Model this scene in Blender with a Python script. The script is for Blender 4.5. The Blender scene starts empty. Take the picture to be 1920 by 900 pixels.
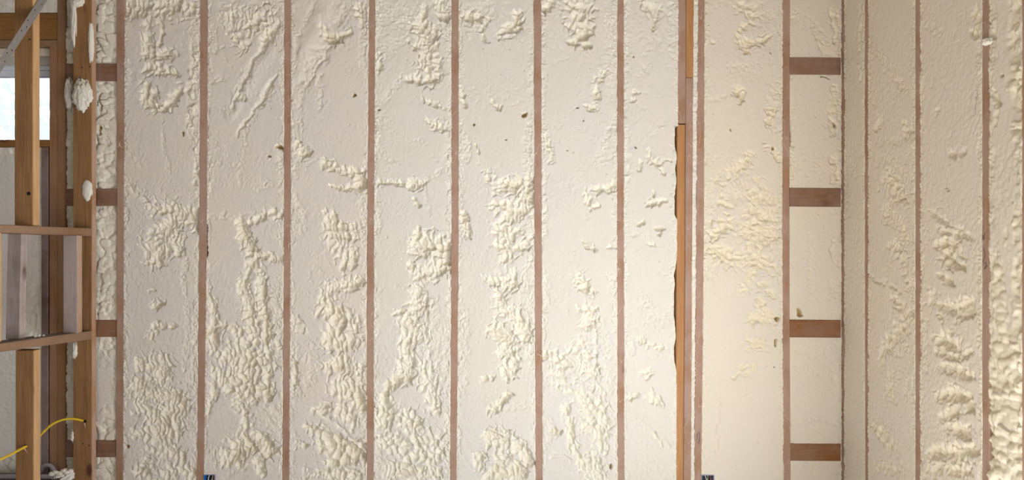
import bpy, bmesh, math, random
import numpy as np
from mathutils import Vector, noise as mnoise

# ------------------------------------------------------------------ camera, sky, light, exposure
C = bpy.context.scene
F = 1337.0                       # focal length in photo pixels (frame 1920 x 900)
ZC = 1.55                        # eye height
D0 = 3.454                       # distance of the stud faces of the back wall
W = 1.602                        # stud faces of the right wall lie in the plane x = W
XP = -2.007                      # the open partition on the left lies in the plane x = XP

cam = bpy.data.cameras.new('camera'); camo = bpy.data.objects.new('camera', cam)
C.collection.objects.link(camo); C.camera = camo
cam.sensor_width = 36; cam.lens = F / 1920 * 36
camo.location = (0, 0, ZC); camo.rotation_euler = (math.pi / 2, 0, 0)
cam.clip_start = 0.05

w = bpy.data.worlds.new('sky'); C.world = w; w.use_nodes = True
bg = w.node_tree.nodes['Background']
bg.inputs['Color'].default_value = (0.84, 0.90, 1.0, 1); bg.inputs['Strength'].default_value = 1.35

def area(name, loc, target, sx, sy, power, col):
    l = bpy.data.lights.new(name, 'AREA'); l.shape = 'RECTANGLE'; l.size = sx; l.size_y = sy
    l.energy = power; l.color = col
    o = bpy.data.objects.new(name, l); C.collection.objects.link(o)
    o.location = loc
    d = Vector(target) - Vector(loc)
    o.rotation_euler = d.to_track_quat('-Z', 'Y').to_euler()
    return o
area('daylight_patio_door', (1.80, 1.30, 0.75), (0.8, 1.38, 0.70), 1.5, 1.4, 54, (0.98, 0.99, 1.0))
area('rear_fill_lamp', (-1.7, -3.2, 1.0), (1.2, 2.6, 1.1), 2.4, 1.8, 46, (0.98, 0.99, 1.0))  # added fill lamp; the rear wall has no opening

sun = bpy.data.lights.new('sun', 'SUN'); sun.energy = 42; sun.angle = 0.01; sun.color = (1.0, 0.99, 0.98)
suno = bpy.data.objects.new('sun', sun); C.collection.objects.link(suno)          # comes in through the door and lies on the floor
suno.rotation_euler = Vector((-0.74, -0.12, -0.66)).to_track_quat('-Z', 'Y').to_euler()
C.view_settings.view_transform = 'Standard'
C.view_settings.look = 'None'
C.view_settings.gamma = 1
C.view_settings.use_curve_mapping = False
C.view_settings.exposure = 0.0

# ------------------------------------------------------------------ helpers
def P(px, py, d):
    """world point that the photo shows at pixel (px, py) when it lies at distance d"""
    return Vector(((px - 960) / F * d, d, ZC + (450 - py) / F * d))
def zat(py, d): return ZC + (450 - py) / F * d
def xat(px, d): return (px - 960) / F * d

def link(o, parent=None):
    C.collection.objects.link(o)
    if parent: o.parent = parent
    return o
def tag(o, label=None, cat=None, group=None, kind=None):
    if label: o['label'] = label
    if cat: o['category'] = cat
    if group: o['group'] = group
    if kind: o['kind'] = kind
    return o
def empty(name, loc=(0, 0, 0)):
    o = bpy.data.objects.new(name, None); o.location = loc
    o.empty_display_size = 0.05
    return link(o)
def mesh_obj(name, verts, faces, mat, parent=None, smooth=False):
    me = bpy.data.meshes.new(name); me.from_pydata([tuple(v) for v in verts], [], faces); me.update()
    me.materials.append(mat)
    if smooth:
        me.polygons.foreach_set('use_smooth', np.ones(len(me.polygons), dtype=bool))
    return link(bpy.data.objects.new(name, me), parent)
def bm_obj(name, bm, mat, parent=None, smooth=False):
    me = bpy.data.meshes.new(name); bm.to_mesh(me); bm.free(); me.materials.append(mat)
    if smooth:
        me.polygons.foreach_set('use_smooth', np.ones(len(me.polygons), dtype=bool))
    return link(bpy.data.objects.new(name, me), parent)

def board(name, rings, mat, parent=None, bevel=0.0018):
    """a sawn board: a list of 4-corner rings from one end to the other"""
    bm = bmesh.new()
    R = [[bm.verts.new(v) for v in r] for r in rings]
    for a, b in zip(R[:-1], R[1:]):
        for i in range(4):
            bm.faces.new((a[i], a[(i + 1) % 4], b[(i + 1) % 4], b[i]))
    bm.faces.new(R[0][::-1]); bm.faces.new(R[-1])
    bmesh.ops.recalc_face_normals(bm, faces=bm.faces)
    if bevel:
        es = [e for e in bm.edges if len(e.link_faces) == 2 and e.calc_face_angle(0) > 0.8]
        bmesh.ops.bevel(bm, geom=es, offset=bevel, segments=1, affect='EDGES')
    return bm_obj(name, bm, mat, parent)
def boxring(x0, x1, y0, y1, z):
    return [(x0, y0, z), (x1, y0, z), (x1, y1, z), (x0, y1, z)]
def box(name, x0, x1, y0, y1, z0, z1, mat, parent=None, bevel=0.0018):
    return board(name, [boxring(x0, x1, y0, y1, z0), boxring(x0, x1, y0, y1, z1)], mat, parent, bevel)

# ---- noise on numpy arrays
def hsh(i, j, s):
    with np.errstate(over='ignore'):
        n = (i.astype(np.int64) * 374761393 + j.astype(np.int64) * 668265263 + s * 1442695041) & 0x7fffffff
        n = ((n ^ (n >> 13)) * 1274126177) & 0x7fffffff
        n = (n ^ (n >> 16)) * 668265263 & 0x7fffffff
    return ((n ^ (n >> 15)) & 0xffff) / 65535.0
def vn(X, Y, sc, seed):
    x = X / sc; y = Y / sc
    i = np.floor(x); j = np.floor(y); fx = x - i; fy = y - j
    fx = fx * fx * (3 - 2 * fx); fy = fy * fy * (3 - 2 * fy)
    i = i.astype(np.int64); j = j.astype(np.int64)
    a = hsh(i, j, seed); b = hsh(i + 1, j, seed); c = hsh(i, j + 1, seed); d = hsh(i + 1, j + 1, seed)
    return (a + (b - a) * fx) * (1 - fy) + (c + (d - c) * fx) * fy - 0.5
def fbm(X, Y, sc, seed, n=3, gain=0.5):
    r = 0; a = 1.0
    for k in range(n):
        r = r + a * vn(X + 13.7 * k, Y - 7.1 * k, sc, seed + k * 17); a *= gain; sc *= 0.5
    return r
def worley(X, Y, cx, cy, seed):
    """nearest cell: distance, second distance, offset to its point, its random value"""
    x = X / cx; y = Y / cy
    i0 = np.floor(x).astype(np.int64); j0 = np.floor(y).astype(np.int64)
    f1 = np.full(X.shape, 9.0); f2 = np.full(X.shape, 9.0)
    ox = np.zeros(X.shape); oy = np.zeros(X.shape); rid = np.zeros(X.shape)
    for di in (-1, 0, 1):
        for dj in (-1, 0, 1):
            i = i0 + di; j = j0 + dj
            dx = x - (i + 0.1 + 0.8 * hsh(i, j, seed)); dy = y - (j + 0.1 + 0.8 * hsh(i, j, seed + 5))
            d = dx * dx + dy * dy
            m = d < f1
            f2 = np.where(m, f1, np.minimum(f2, d))
            f1 = np.where(m, d, f1); ox = np.where(m, dx, ox); oy = np.where(m, dy, oy)
            rid = np.where(m, hsh(i, j, seed + 9), rid)
    return np.sqrt(f1), np.sqrt(f2), ox, oy, rid
def sstep(a, b, x):
    t = np.clip((x - a) / (b - a), 0, 1); return t * t * (3 - 2 * t)

# ------------------------------------------------------------------ materials
class NT:
    def __init__(s, name):
        s.m = bpy.data.materials.new(name); s.m.use_nodes = True
        s.t = s.m.node_tree; s.n = s.t.nodes; s.b = s.n['Principled BSDF']; s.out = s.n['Material Output']
    def new(s, t, **kw):
        x = s.n.new(t)
        for k, v in kw.items(): setattr(x, k, v)
        return x
    def l(s, a, b): s.t.links.new(a, b)
    def noise(s, vec, scale, detail=4, rough=0.55, dist=0.0):
        x = s.new('ShaderNodeTexNoise'); x.inputs['Scale'].default_value = scale
        x.inputs['Detail'].default_value = detail; x.inputs['Roughness'].default_value = rough
        x.inputs['Distortion'].default_value = dist
        s.l(vec, x.inputs['Vector']); return x.outputs['Fac']
    def ramp(s, fac, stops):
        x = s.new('ShaderNodeValToRGB'); e = x.color_ramp.elements
        while len(e) < len(stops): e.new(0.5)
        for q, (p, c) in zip(e, stops): q.position = p; q.color = (*c, 1) if len(c) == 3 else c
        s.l(fac, x.inputs['Fac']); return x.outputs['Color']
    def mix(s, fac, a, b, blend='MIX'):
        x = s.new('ShaderNodeMix', data_type='RGBA', blend_type=blend)
        for v, k in ((fac, 0), (a, 6), (b, 7)):
            if hasattr(v, 'is_linked') or hasattr(v, 'links'): s.l(v, x.inputs[k])
            elif k == 0: x.inputs[0].default_value = v
            else: x.inputs[k].default_value = (*v, 1)
        return x.outputs[2]
    def math(s, op, a, b=None):
        x = s.new('ShaderNodeMath', operation=op)
        for v, k in ((a, 0), (b, 1)):
            if v is None: continue
            if isinstance(v, (int, float)): x.inputs[k].default_value = v
            else: s.l(v, x.inputs[k])
        return x.outputs[0]
    def bump(s, h, strength, dist):
        x = s.new('ShaderNodeBump'); x.inputs['Strength'].default_value = strength
        x.inputs['Distance'].default_value = dist; s.l(h, x.inputs['Height'])
        s.l(x.outputs['Normal'], s.b.inputs['Normal'])
    def set(s, **kw):
        for k, v in kw.items(): s.b.inputs[k].default_value = v

def srgb(r, g, b):
    f = lambda c: (c / 255 / 12.92) if c / 255 <= 0.04045 else ((c / 255 + 0.055) / 1.055) ** 2.4
    return (f(r), f(g), f(b))

def foam_mat(name, trim, skin, deep):
    t = NT(name)
    tc = t.new('ShaderNodeTexCoord').outputs['Object']
    at = t.new('ShaderNodeAttribute', attribute_name='foam')
    sep = t.new('ShaderNodeSeparateColor'); t.l(at.outputs['Color'], sep.inputs['Color'])
    big = t.noise(tc, 2.2, 3); fine = t.noise(tc, 260, 3, 0.7); mid = t.noise(tc, 40, 4, 0.6)
    c = t.mix(t.ramp(big, [(0.35, (0, 0, 0)), (0.7, (1, 1, 1))]), trim, tuple(v * f for v, f in zip(trim, (1.02, 1.0, 0.95))))
    c = t.mix(t.math('MULTIPLY', mid, 0.25), c, tuple(v * 0.92 for v in trim))
    c = t.mix(sep.outputs[0], c, skin)
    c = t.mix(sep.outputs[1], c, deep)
    t.l(c, t.b.inputs['Base Color'])
    t.set(Roughness=0.75); t.b.inputs['Specular IOR Level'].default_value = 0.25
    h = t.math('ADD', t.math('MULTIPLY', fine, 0.8), t.math('MULTIPLY', mid, 0.25))
    t.bump(h, 0.30, 0.003)
    return t.m

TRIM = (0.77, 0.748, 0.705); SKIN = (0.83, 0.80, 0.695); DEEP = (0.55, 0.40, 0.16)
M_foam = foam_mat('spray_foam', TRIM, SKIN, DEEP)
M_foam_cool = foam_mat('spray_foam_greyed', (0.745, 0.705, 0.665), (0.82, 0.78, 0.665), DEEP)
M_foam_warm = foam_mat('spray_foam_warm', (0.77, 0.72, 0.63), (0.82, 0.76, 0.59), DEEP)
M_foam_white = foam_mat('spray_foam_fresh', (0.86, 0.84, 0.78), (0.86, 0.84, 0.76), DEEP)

def wood_mat(name, ca, cb, axis, film=(0.62, 0.47, 0.41), film_amt=0.6, wisps=True, knots=True, rough_saw=0.3):
    t = NT(name)
    tc = t.new('ShaderNodeTexCoord').outputs['Object']
    oi = t.new('ShaderNodeObjectInfo').outputs['Random']
    off = t.new('ShaderNodeCombineXYZ')
    for k, m in enumerate((37.0, 91.0, 53.0)): t.l(t.math('MULTIPLY', oi, m), off.inputs[k])
    va = t.new('ShaderNodeVectorMath', operation='ADD'); t.l(tc, va.inputs[0]); t.l(off.outputs[0], va.inputs[1])
    mp = t.new('ShaderNodeMapping'); sc = [1.0, 1.0, 1.0]; sc['XYZ'.index(axis)] = 0.06
    mp.inputs['Scale'].default_value = sc; t.l(va.outputs[0], mp.inputs['Vector'])
    g = t.noise(mp.outputs[0], 55, 5, 0.6, 1.2)
    g2 = t.noise(mp.outputs[0], 260, 3, 0.6)
    bigc = t.noise(va.outputs[0], 2.6, 3)
    c = t.ramp(g, [(0.30, ca), (0.68, cb)])
    c = t.mix(t.math('MULTIPLY', g2, 0.35), c, tuple(v * 0.6 for v in ca))
    c = t.mix(t.ramp(bigc, [(0.35, (0, 0, 0)), (0.75, (0.45, 0.45, 0.45))]), c, tuple(v * 0.72 for v in ca))
    if knots:
        vo = t.new('ShaderNodeTexVoronoi'); mk = t.new('ShaderNodeMapping')
        s2 = [1.0, 1.0, 1.0]; s2['XYZ'.index(axis)] = 0.45
        mk.inputs['Scale'].default_value = s2; t.l(va.outputs[0], mk.inputs['Vector']); t.l(mk.outputs[0], vo.inputs['Vector'])
        vo.inputs['Scale'].default_value = 7.0
        k = t.ramp(vo.outputs['Distance'], [(0.06, (0.85, 0.85, 0.85)), (0.13, (0, 0, 0))])
        c = t.mix(k, c, (0.07, 0.03, 0.015))
    if film_amt:
        fm = t.ramp(t.noise(va.outputs[0], 5.5, 4, 0.6), [(0.36, (0, 0, 0)), (0.56, (film_amt,) * 3)])
        c = t.mix(fm, c, film)
    if wisps:
        ms = t.new('ShaderNodeMapping'); s3 = [1.0, 1.0, 1.0]; s3['XYZ'.index(axis)] = 0.35
        ms.inputs['Scale'].default_value = s3; t.l(va.outputs[0], ms.inputs['Vector'])
        wn = t.noise(ms.outputs[0], 22, 1, 0.4)
        wl = t.math('LESS_THAN', t.math('ABSOLUTE', t.math('SUBTRACT', wn, 0.5)), 0.0035)
        wm = t.ramp(t.noise(va.outputs[0], 9, 2), [(0.45, (0, 0, 0)), (0.6, (0.7, 0.7, 0.7))])
        sp = t.math('GREATER_THAN', t.noise(va.outputs[0], 330, 2, 0.5), 0.71)
        f = t.math('MAXIMUM', t.math('MULTIPLY', wl, wm), t.math('MULTIPLY', sp, 0.8))
        c = t.mix(f, c, (0.72, 0.62, 0.54))
    t.l(c, t.b.inputs['Base Color'])
    t.set(Roughness=0.72); t.b.inputs['Specular IOR Level'].default_value = 0.25
    t.bump(t.math('ADD', g2, g), rough_saw, 0.003)
    return t.m

M_stud = wood_mat('stud_wood_sprayed', (0.36, 0.205, 0.125), (0.48, 0.295, 0.19), 'Z', film=(0.44, 0.305, 0.25), film_amt=0.85)
M_stud_orange = wood_mat('stud_wood_bare', (0.45, 0.22, 0.09), (0.60, 0.33, 0.15), 'Z', film_amt=0.0, wisps=False)
M_brown = wood_mat('partition_wood', (0.28, 0.145, 0.058), (0.45, 0.25, 0.11), 'Z', film_amt=0.0, wisps=False, rough_saw=0.6)
M_tan = wood_mat('partition_wood_tan', (0.28, 0.14, 0.055), (0.42, 0.225, 0.10), 'Z', film=(0.34, 0.23, 0.18), film_amt=0.35, wisps=False)
M_rail = wood_mat('rail_wood', (0.24, 0.13, 0.065), (0.36, 0.215, 0.115), 'Y', film=(0.36, 0.25, 0.19), film_amt=0.35, wisps=False)
M_grey = wood_mat('dusty_grey_wood', (0.30, 0.24, 0.22), (0.52, 0.43, 0.39), 'Z', film=(0.50, 0.43, 0.42), film_amt=0.6, wisps=False)
M_purple = wood_mat('dusty_brown_wood', (0.15, 0.09, 0.07), (0.24, 0.15, 0.115), 'Z', film=(0.32, 0.25, 0.24), film_amt=0.6, wisps=False)
M_header = wood_mat('header_wood', (0.25, 0.115, 0.03), (0.40, 0.21, 0.07), 'X', film_amt=0.0, wisps=False)
M_block = wood_mat('blocking_wood', (0.20, 0.10, 0.05), (0.32, 0.175, 0.095), 'X', film=(0.33, 0.22, 0.18), film_amt=0.7, wisps=False)
M_block_bare = wood_mat('blocking_wood_bare', (0.22, 0.085, 0.02), (0.38, 0.17, 0.055), 'X', film=(0.32, 0.21, 0.16), film_amt=0.5, wisps=False)

def plain(name, col, rough=0.6, metal=0.0, nscale=0, namt=0.1, bump=0):
    t = NT(name); t.set(Roughness=rough, Metallic=metal); t.b.inputs['Base Color'].default_value = (*col, 1)
    if nscale:
        tc = t.new('ShaderNodeTexCoord').outputs['Object']
        n = t.noise(tc, nscale, 4, 0.6)
        t.l(t.mix(n, tuple(v * (1 - namt) for v in col), tuple(min(1, v * (1 + namt)) for v in col)), t.b.inputs['Base Color'])
        if bump: t.bump(n, bump, 0.003)
    return t.m
M_osb = plain('sheathing_board', (0.30, 0.20, 0.11), 0.8, 0, 40, 0.4, 0.4)
M_floor = plain('subfloor_plywood', (0.54, 0.525, 0.50), 0.7, 0, 12, 0.15)
M_ceil = plain('ceiling_board', (0.42, 0.35, 0.27), 0.8, 0, 12, 0.12)
M_steel = plain('galvanised_steel', (0.33, 0.32, 0.31), 0.5, 0.55, 60, 0.12)
M_dark = plain('dark_hole', (0.012, 0.008, 0.006), 0.9)
M_nail = plain('nail_steel', (0.55, 0.52, 0.5), 0.4, 0.6)
M_yellow = plain('yellow_cable_jacket', (0.72, 0.50, 0.03), 0.42, 0, 80, 0.06)
M_blue = plain('blue_plastic', (0.02, 0.16, 0.48), 0.4, 0, 40, 0.1)
M_greyblue = plain('sprayed_blue_plastic', (0.35, 0.36, 0.55), 0.5, 0, 60, 0.3)
M_black = plain('black_wire', (0.01, 0.01, 0.012), 0.4)
M_white = plain('white_wire', (0.75, 0.74, 0.70), 0.5)
M_copper = plain('bare_copper', (0.6, 0.28, 0.12), 0.4, 0.8)
M_vinyl = plain('white_vinyl', (0.72, 0.76, 0.82), 0.4)
M_beige = plain('beige_flashing', (0.52, 0.49, 0.45), 0.6, 0, 30, 0.06)
M_cream = plain('cream_trim', (0.66, 0.60, 0.50), 0.6, 0, 30, 0.08)
M_pipe = plain('grey_pipe', (0.34, 0.32, 0.35), 0.5, 0, 50, 0.12)
M_card = plain('white_card', (0.80, 0.80, 0.82), 0.5)
M_pencil = plain('carpenters_pencil', (0.10, 0.07, 0.08), 0.8)
M_splinter = plain('torn_wood', (0.62, 0.42, 0.33), 0.8)

# ------------------------------------------------------------------ the shell that is not in view
floor = box('floor', -5.2, 1.9, -4.0, 3.75, -0.12, 0.0, M_floor, None, 0); tag(floor, kind='structure')
ceil = box('ceiling', -5.2, 1.9, -4.0, 3.75, 3.0, 3.12, M_ceil, None, 0); tag(ceil, kind='structure')

ZB, ZT = 0.0, 3.0
YS = D0 + 0.14                    # inner face of the sheathing
WX0, WX1, WZ0, WZ1 = -3.30, xat(93, YS), zat(262, D0), zat(86, D0)    # window hole

def multi(name, boxes, mat, parent=None):
    bm = bmesh.new()
    for x0, x1, y0, y1, z0, z1 in boxes:
        v = [bm.verts.new(p) for p in boxring(x0, x1, y0, y1, z0) + boxring(x0, x1, y0, y1, z1)]
        for f in ((3, 2, 1, 0), (4, 5, 6, 7), (0, 1, 5, 4), (1, 2, 6, 5), (2, 3, 7, 6), (3, 0, 4, 7)):
            bm.faces.new([v[i] for i in f])
    return bm_obj(name, bm, mat, parent)
wall_back = multi('wall_back', [
    (-5.2, WX0, YS, YS + 0.012, ZB, ZT), (WX1, W + 0.17, YS, YS + 0.012, ZB, ZT),
    (WX0, WX1, YS, YS + 0.012, ZB, WZ0), (WX0, WX1, YS, YS + 0.012, WZ1, ZT)], M_osb)
tag(wall_back, kind='structure')
XS = W + 0.14
wall_right = multi('wall_right', [(XS, XS + 0.012, 2.16, YS, ZB, ZT), (XS, XS + 0.012, 0.5, 2.16, 2.05, ZT), (XS, XS + 0.012, -4.0, 0.5, ZB, ZT)], M_osb); tag(wall_right, kind='structure')
wall_rear = multi('wall_rear', [(-5.2, W + 0.15, -4.02, -4.0, ZB, ZT)], M_ceil); tag(wall_rear, kind='structure')
wall_far_left = multi('wall_far_left', [(-5.22, -5.2, -4.0, 1.0, ZB, ZT), (-5.22, -5.2, 2.4, YS, ZB, ZT), (-5.22, -5.2, 1.0, 2.4, ZB, 0.9), (-5.22, -5.2, 1.0, 2.4, 2.1, ZT)], M_ceil); tag(wall_far_left, kind='structure')
wall_left = empty('wall_left', (XP - 0.045, 2.9, 0)); tag(wall_left, kind='structure')

def keep(o, parent):
    """parent without moving"""
    o.parent = parent; o.matrix_parent_inverse = parent.matrix_world.inverted() if parent.type != 'EMPTY' else __import__('mathutils').Matrix.Translation(-parent.location)
    return o

# ------------------------------------------------------------------ studs of the back wall: pixel edges (left, right) at the top, middle and bottom of the photo
STUDS = [
    ((218.5, 234), (219.5, 232), (217, 231)),
    ((375, 390), (372.5, 387.5), (369, 382.5)),
    ((532.5, 546), (531.5, 545), (528.5, 542)),
    ((691.5, 704), (687.5, 701), (687, 701)),
    ((846, 860), (846, 860), (843, 856)),
    ((1000, 1015), (1001.5, 1016), (1004, 1017.5)),
    ((1157, 1170), (1156.5, 1170), (1157.5, 1171)),
    ((1272, 1286), (1269.5, 1285), (1267.5, 1283)),
    ((1286.5, 1301), (1285, 1298), (1281.5, 1296)),
    ((1309, 1321.5), (1305, 1320), (1301.5, 1315)),
    ((1467.5, 1481.5), (1466.5, 1480), (1469, 1482.5)),
]
RW = [((1577, 1583.6), (1576.5, 1583.2), (1576, 1582.6)),
      ((1621, 1627.5), (1621, 1627.5), (1622.5, 1629)),
      ((1716, 1726.3), (1716, 1725.5), (1716, 1725)),
      ((1841.5, 1855), (1841, 1854.5), (1841.5, 1855)),
      ((1915.5, 1932), (1915.5, 1932), (1916, 1932))]
def lerp3(t3, y):
    """value at photo row y of a quantity known at rows 0, 450, 900"""
    a, b, c = t3
    y = np.asarray(y, dtype=float)
    return np.where(y < 450, a + (b - a) * y / 450, b + (c - b) * (y - 450) / 450)
def edges(s): return tuple(q[0] for q in s), tuple(q[1] for q in s)

YTOP, YBOT = -115.0, 1050.0           # rows to which the studs are built (3.0 m .. floor)
def back_stud(s, mat, y0=YTOP, y1=YBOT, face=D0, depth=0.139, label=None):
    L, R = edges(s); rings = []
    for y in np.linspace(y1, y0, 6):
        yy = min(max(y, -150), 1060)
        z = zat(y, D0)
        rings.append(boxring(xat(float(lerp3(L, yy)), D0), xat(float(lerp3(R, yy)), D0), face, face + depth, z))
    rings[0] = [(a, b, max(c, 0.0)) for a, b, c in rings[0]]; rings[-1] = [(a, b, min(c, 3.0)) for a, b, c in rings[-1]]
    o = board('wall_stud', rings, mat, wall_back)
    if label: tag(o, label)
    return o
for i, s in enumerate(STUDS):
    if i == 7:
        back_stud(s, M_stud, YTOP, 231)
        back_stud(s, M_stud_orange, 233, YBOT, D0 + 0.006, 0.133, 'bare orange lower length of the paired studs, free of foam film')
    elif i == 8:
        back_stud(s, M_stud_orange, YTOP, 145, D0, 0.139, 'pale bare upper length of the paired studs')
        back_stud(s, M_stud, 146, YBOT, D0)
    else:
        back_stud(s, M_stud)
def dpx(px): return F * W / (px - 960.0)           # distance at which the right wall plane shows at column px
for s in RW:
    L, R = edges(s); rings = []
    for y in np.linspace(YBOT, YTOP, 6):
        z = 3.0 * (YBOT - y) / (YBOT - YTOP)
        ya = dpx(float(lerp3(L, min(max(y, 0), 900)))); yb = dpx(float(lerp3(R, min(max(y, 0), 900))))
        rings.append([(W, ya, z), (W, yb, z), (W + 0.139, yb, z), (W + 0.139, ya, z)])
    board('wall_stud', rings, M_stud, wall_right)
box('door_header', W, W + 0.139, 0.5, 2.16, 2.05, 2.25, M_header, wall_right)       # over the patio door opening, out of frame
for y1 in (0.5, 0.09, -0.32): box('wall_stud', W, W + 0.139, y1 - 0.038, y1, 0, 3.0, M_stud, wall_right)

# ------------------------------------------------------------------ spray foam
S, G, L_, B = 's', 'g', 'l', 'b'
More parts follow.
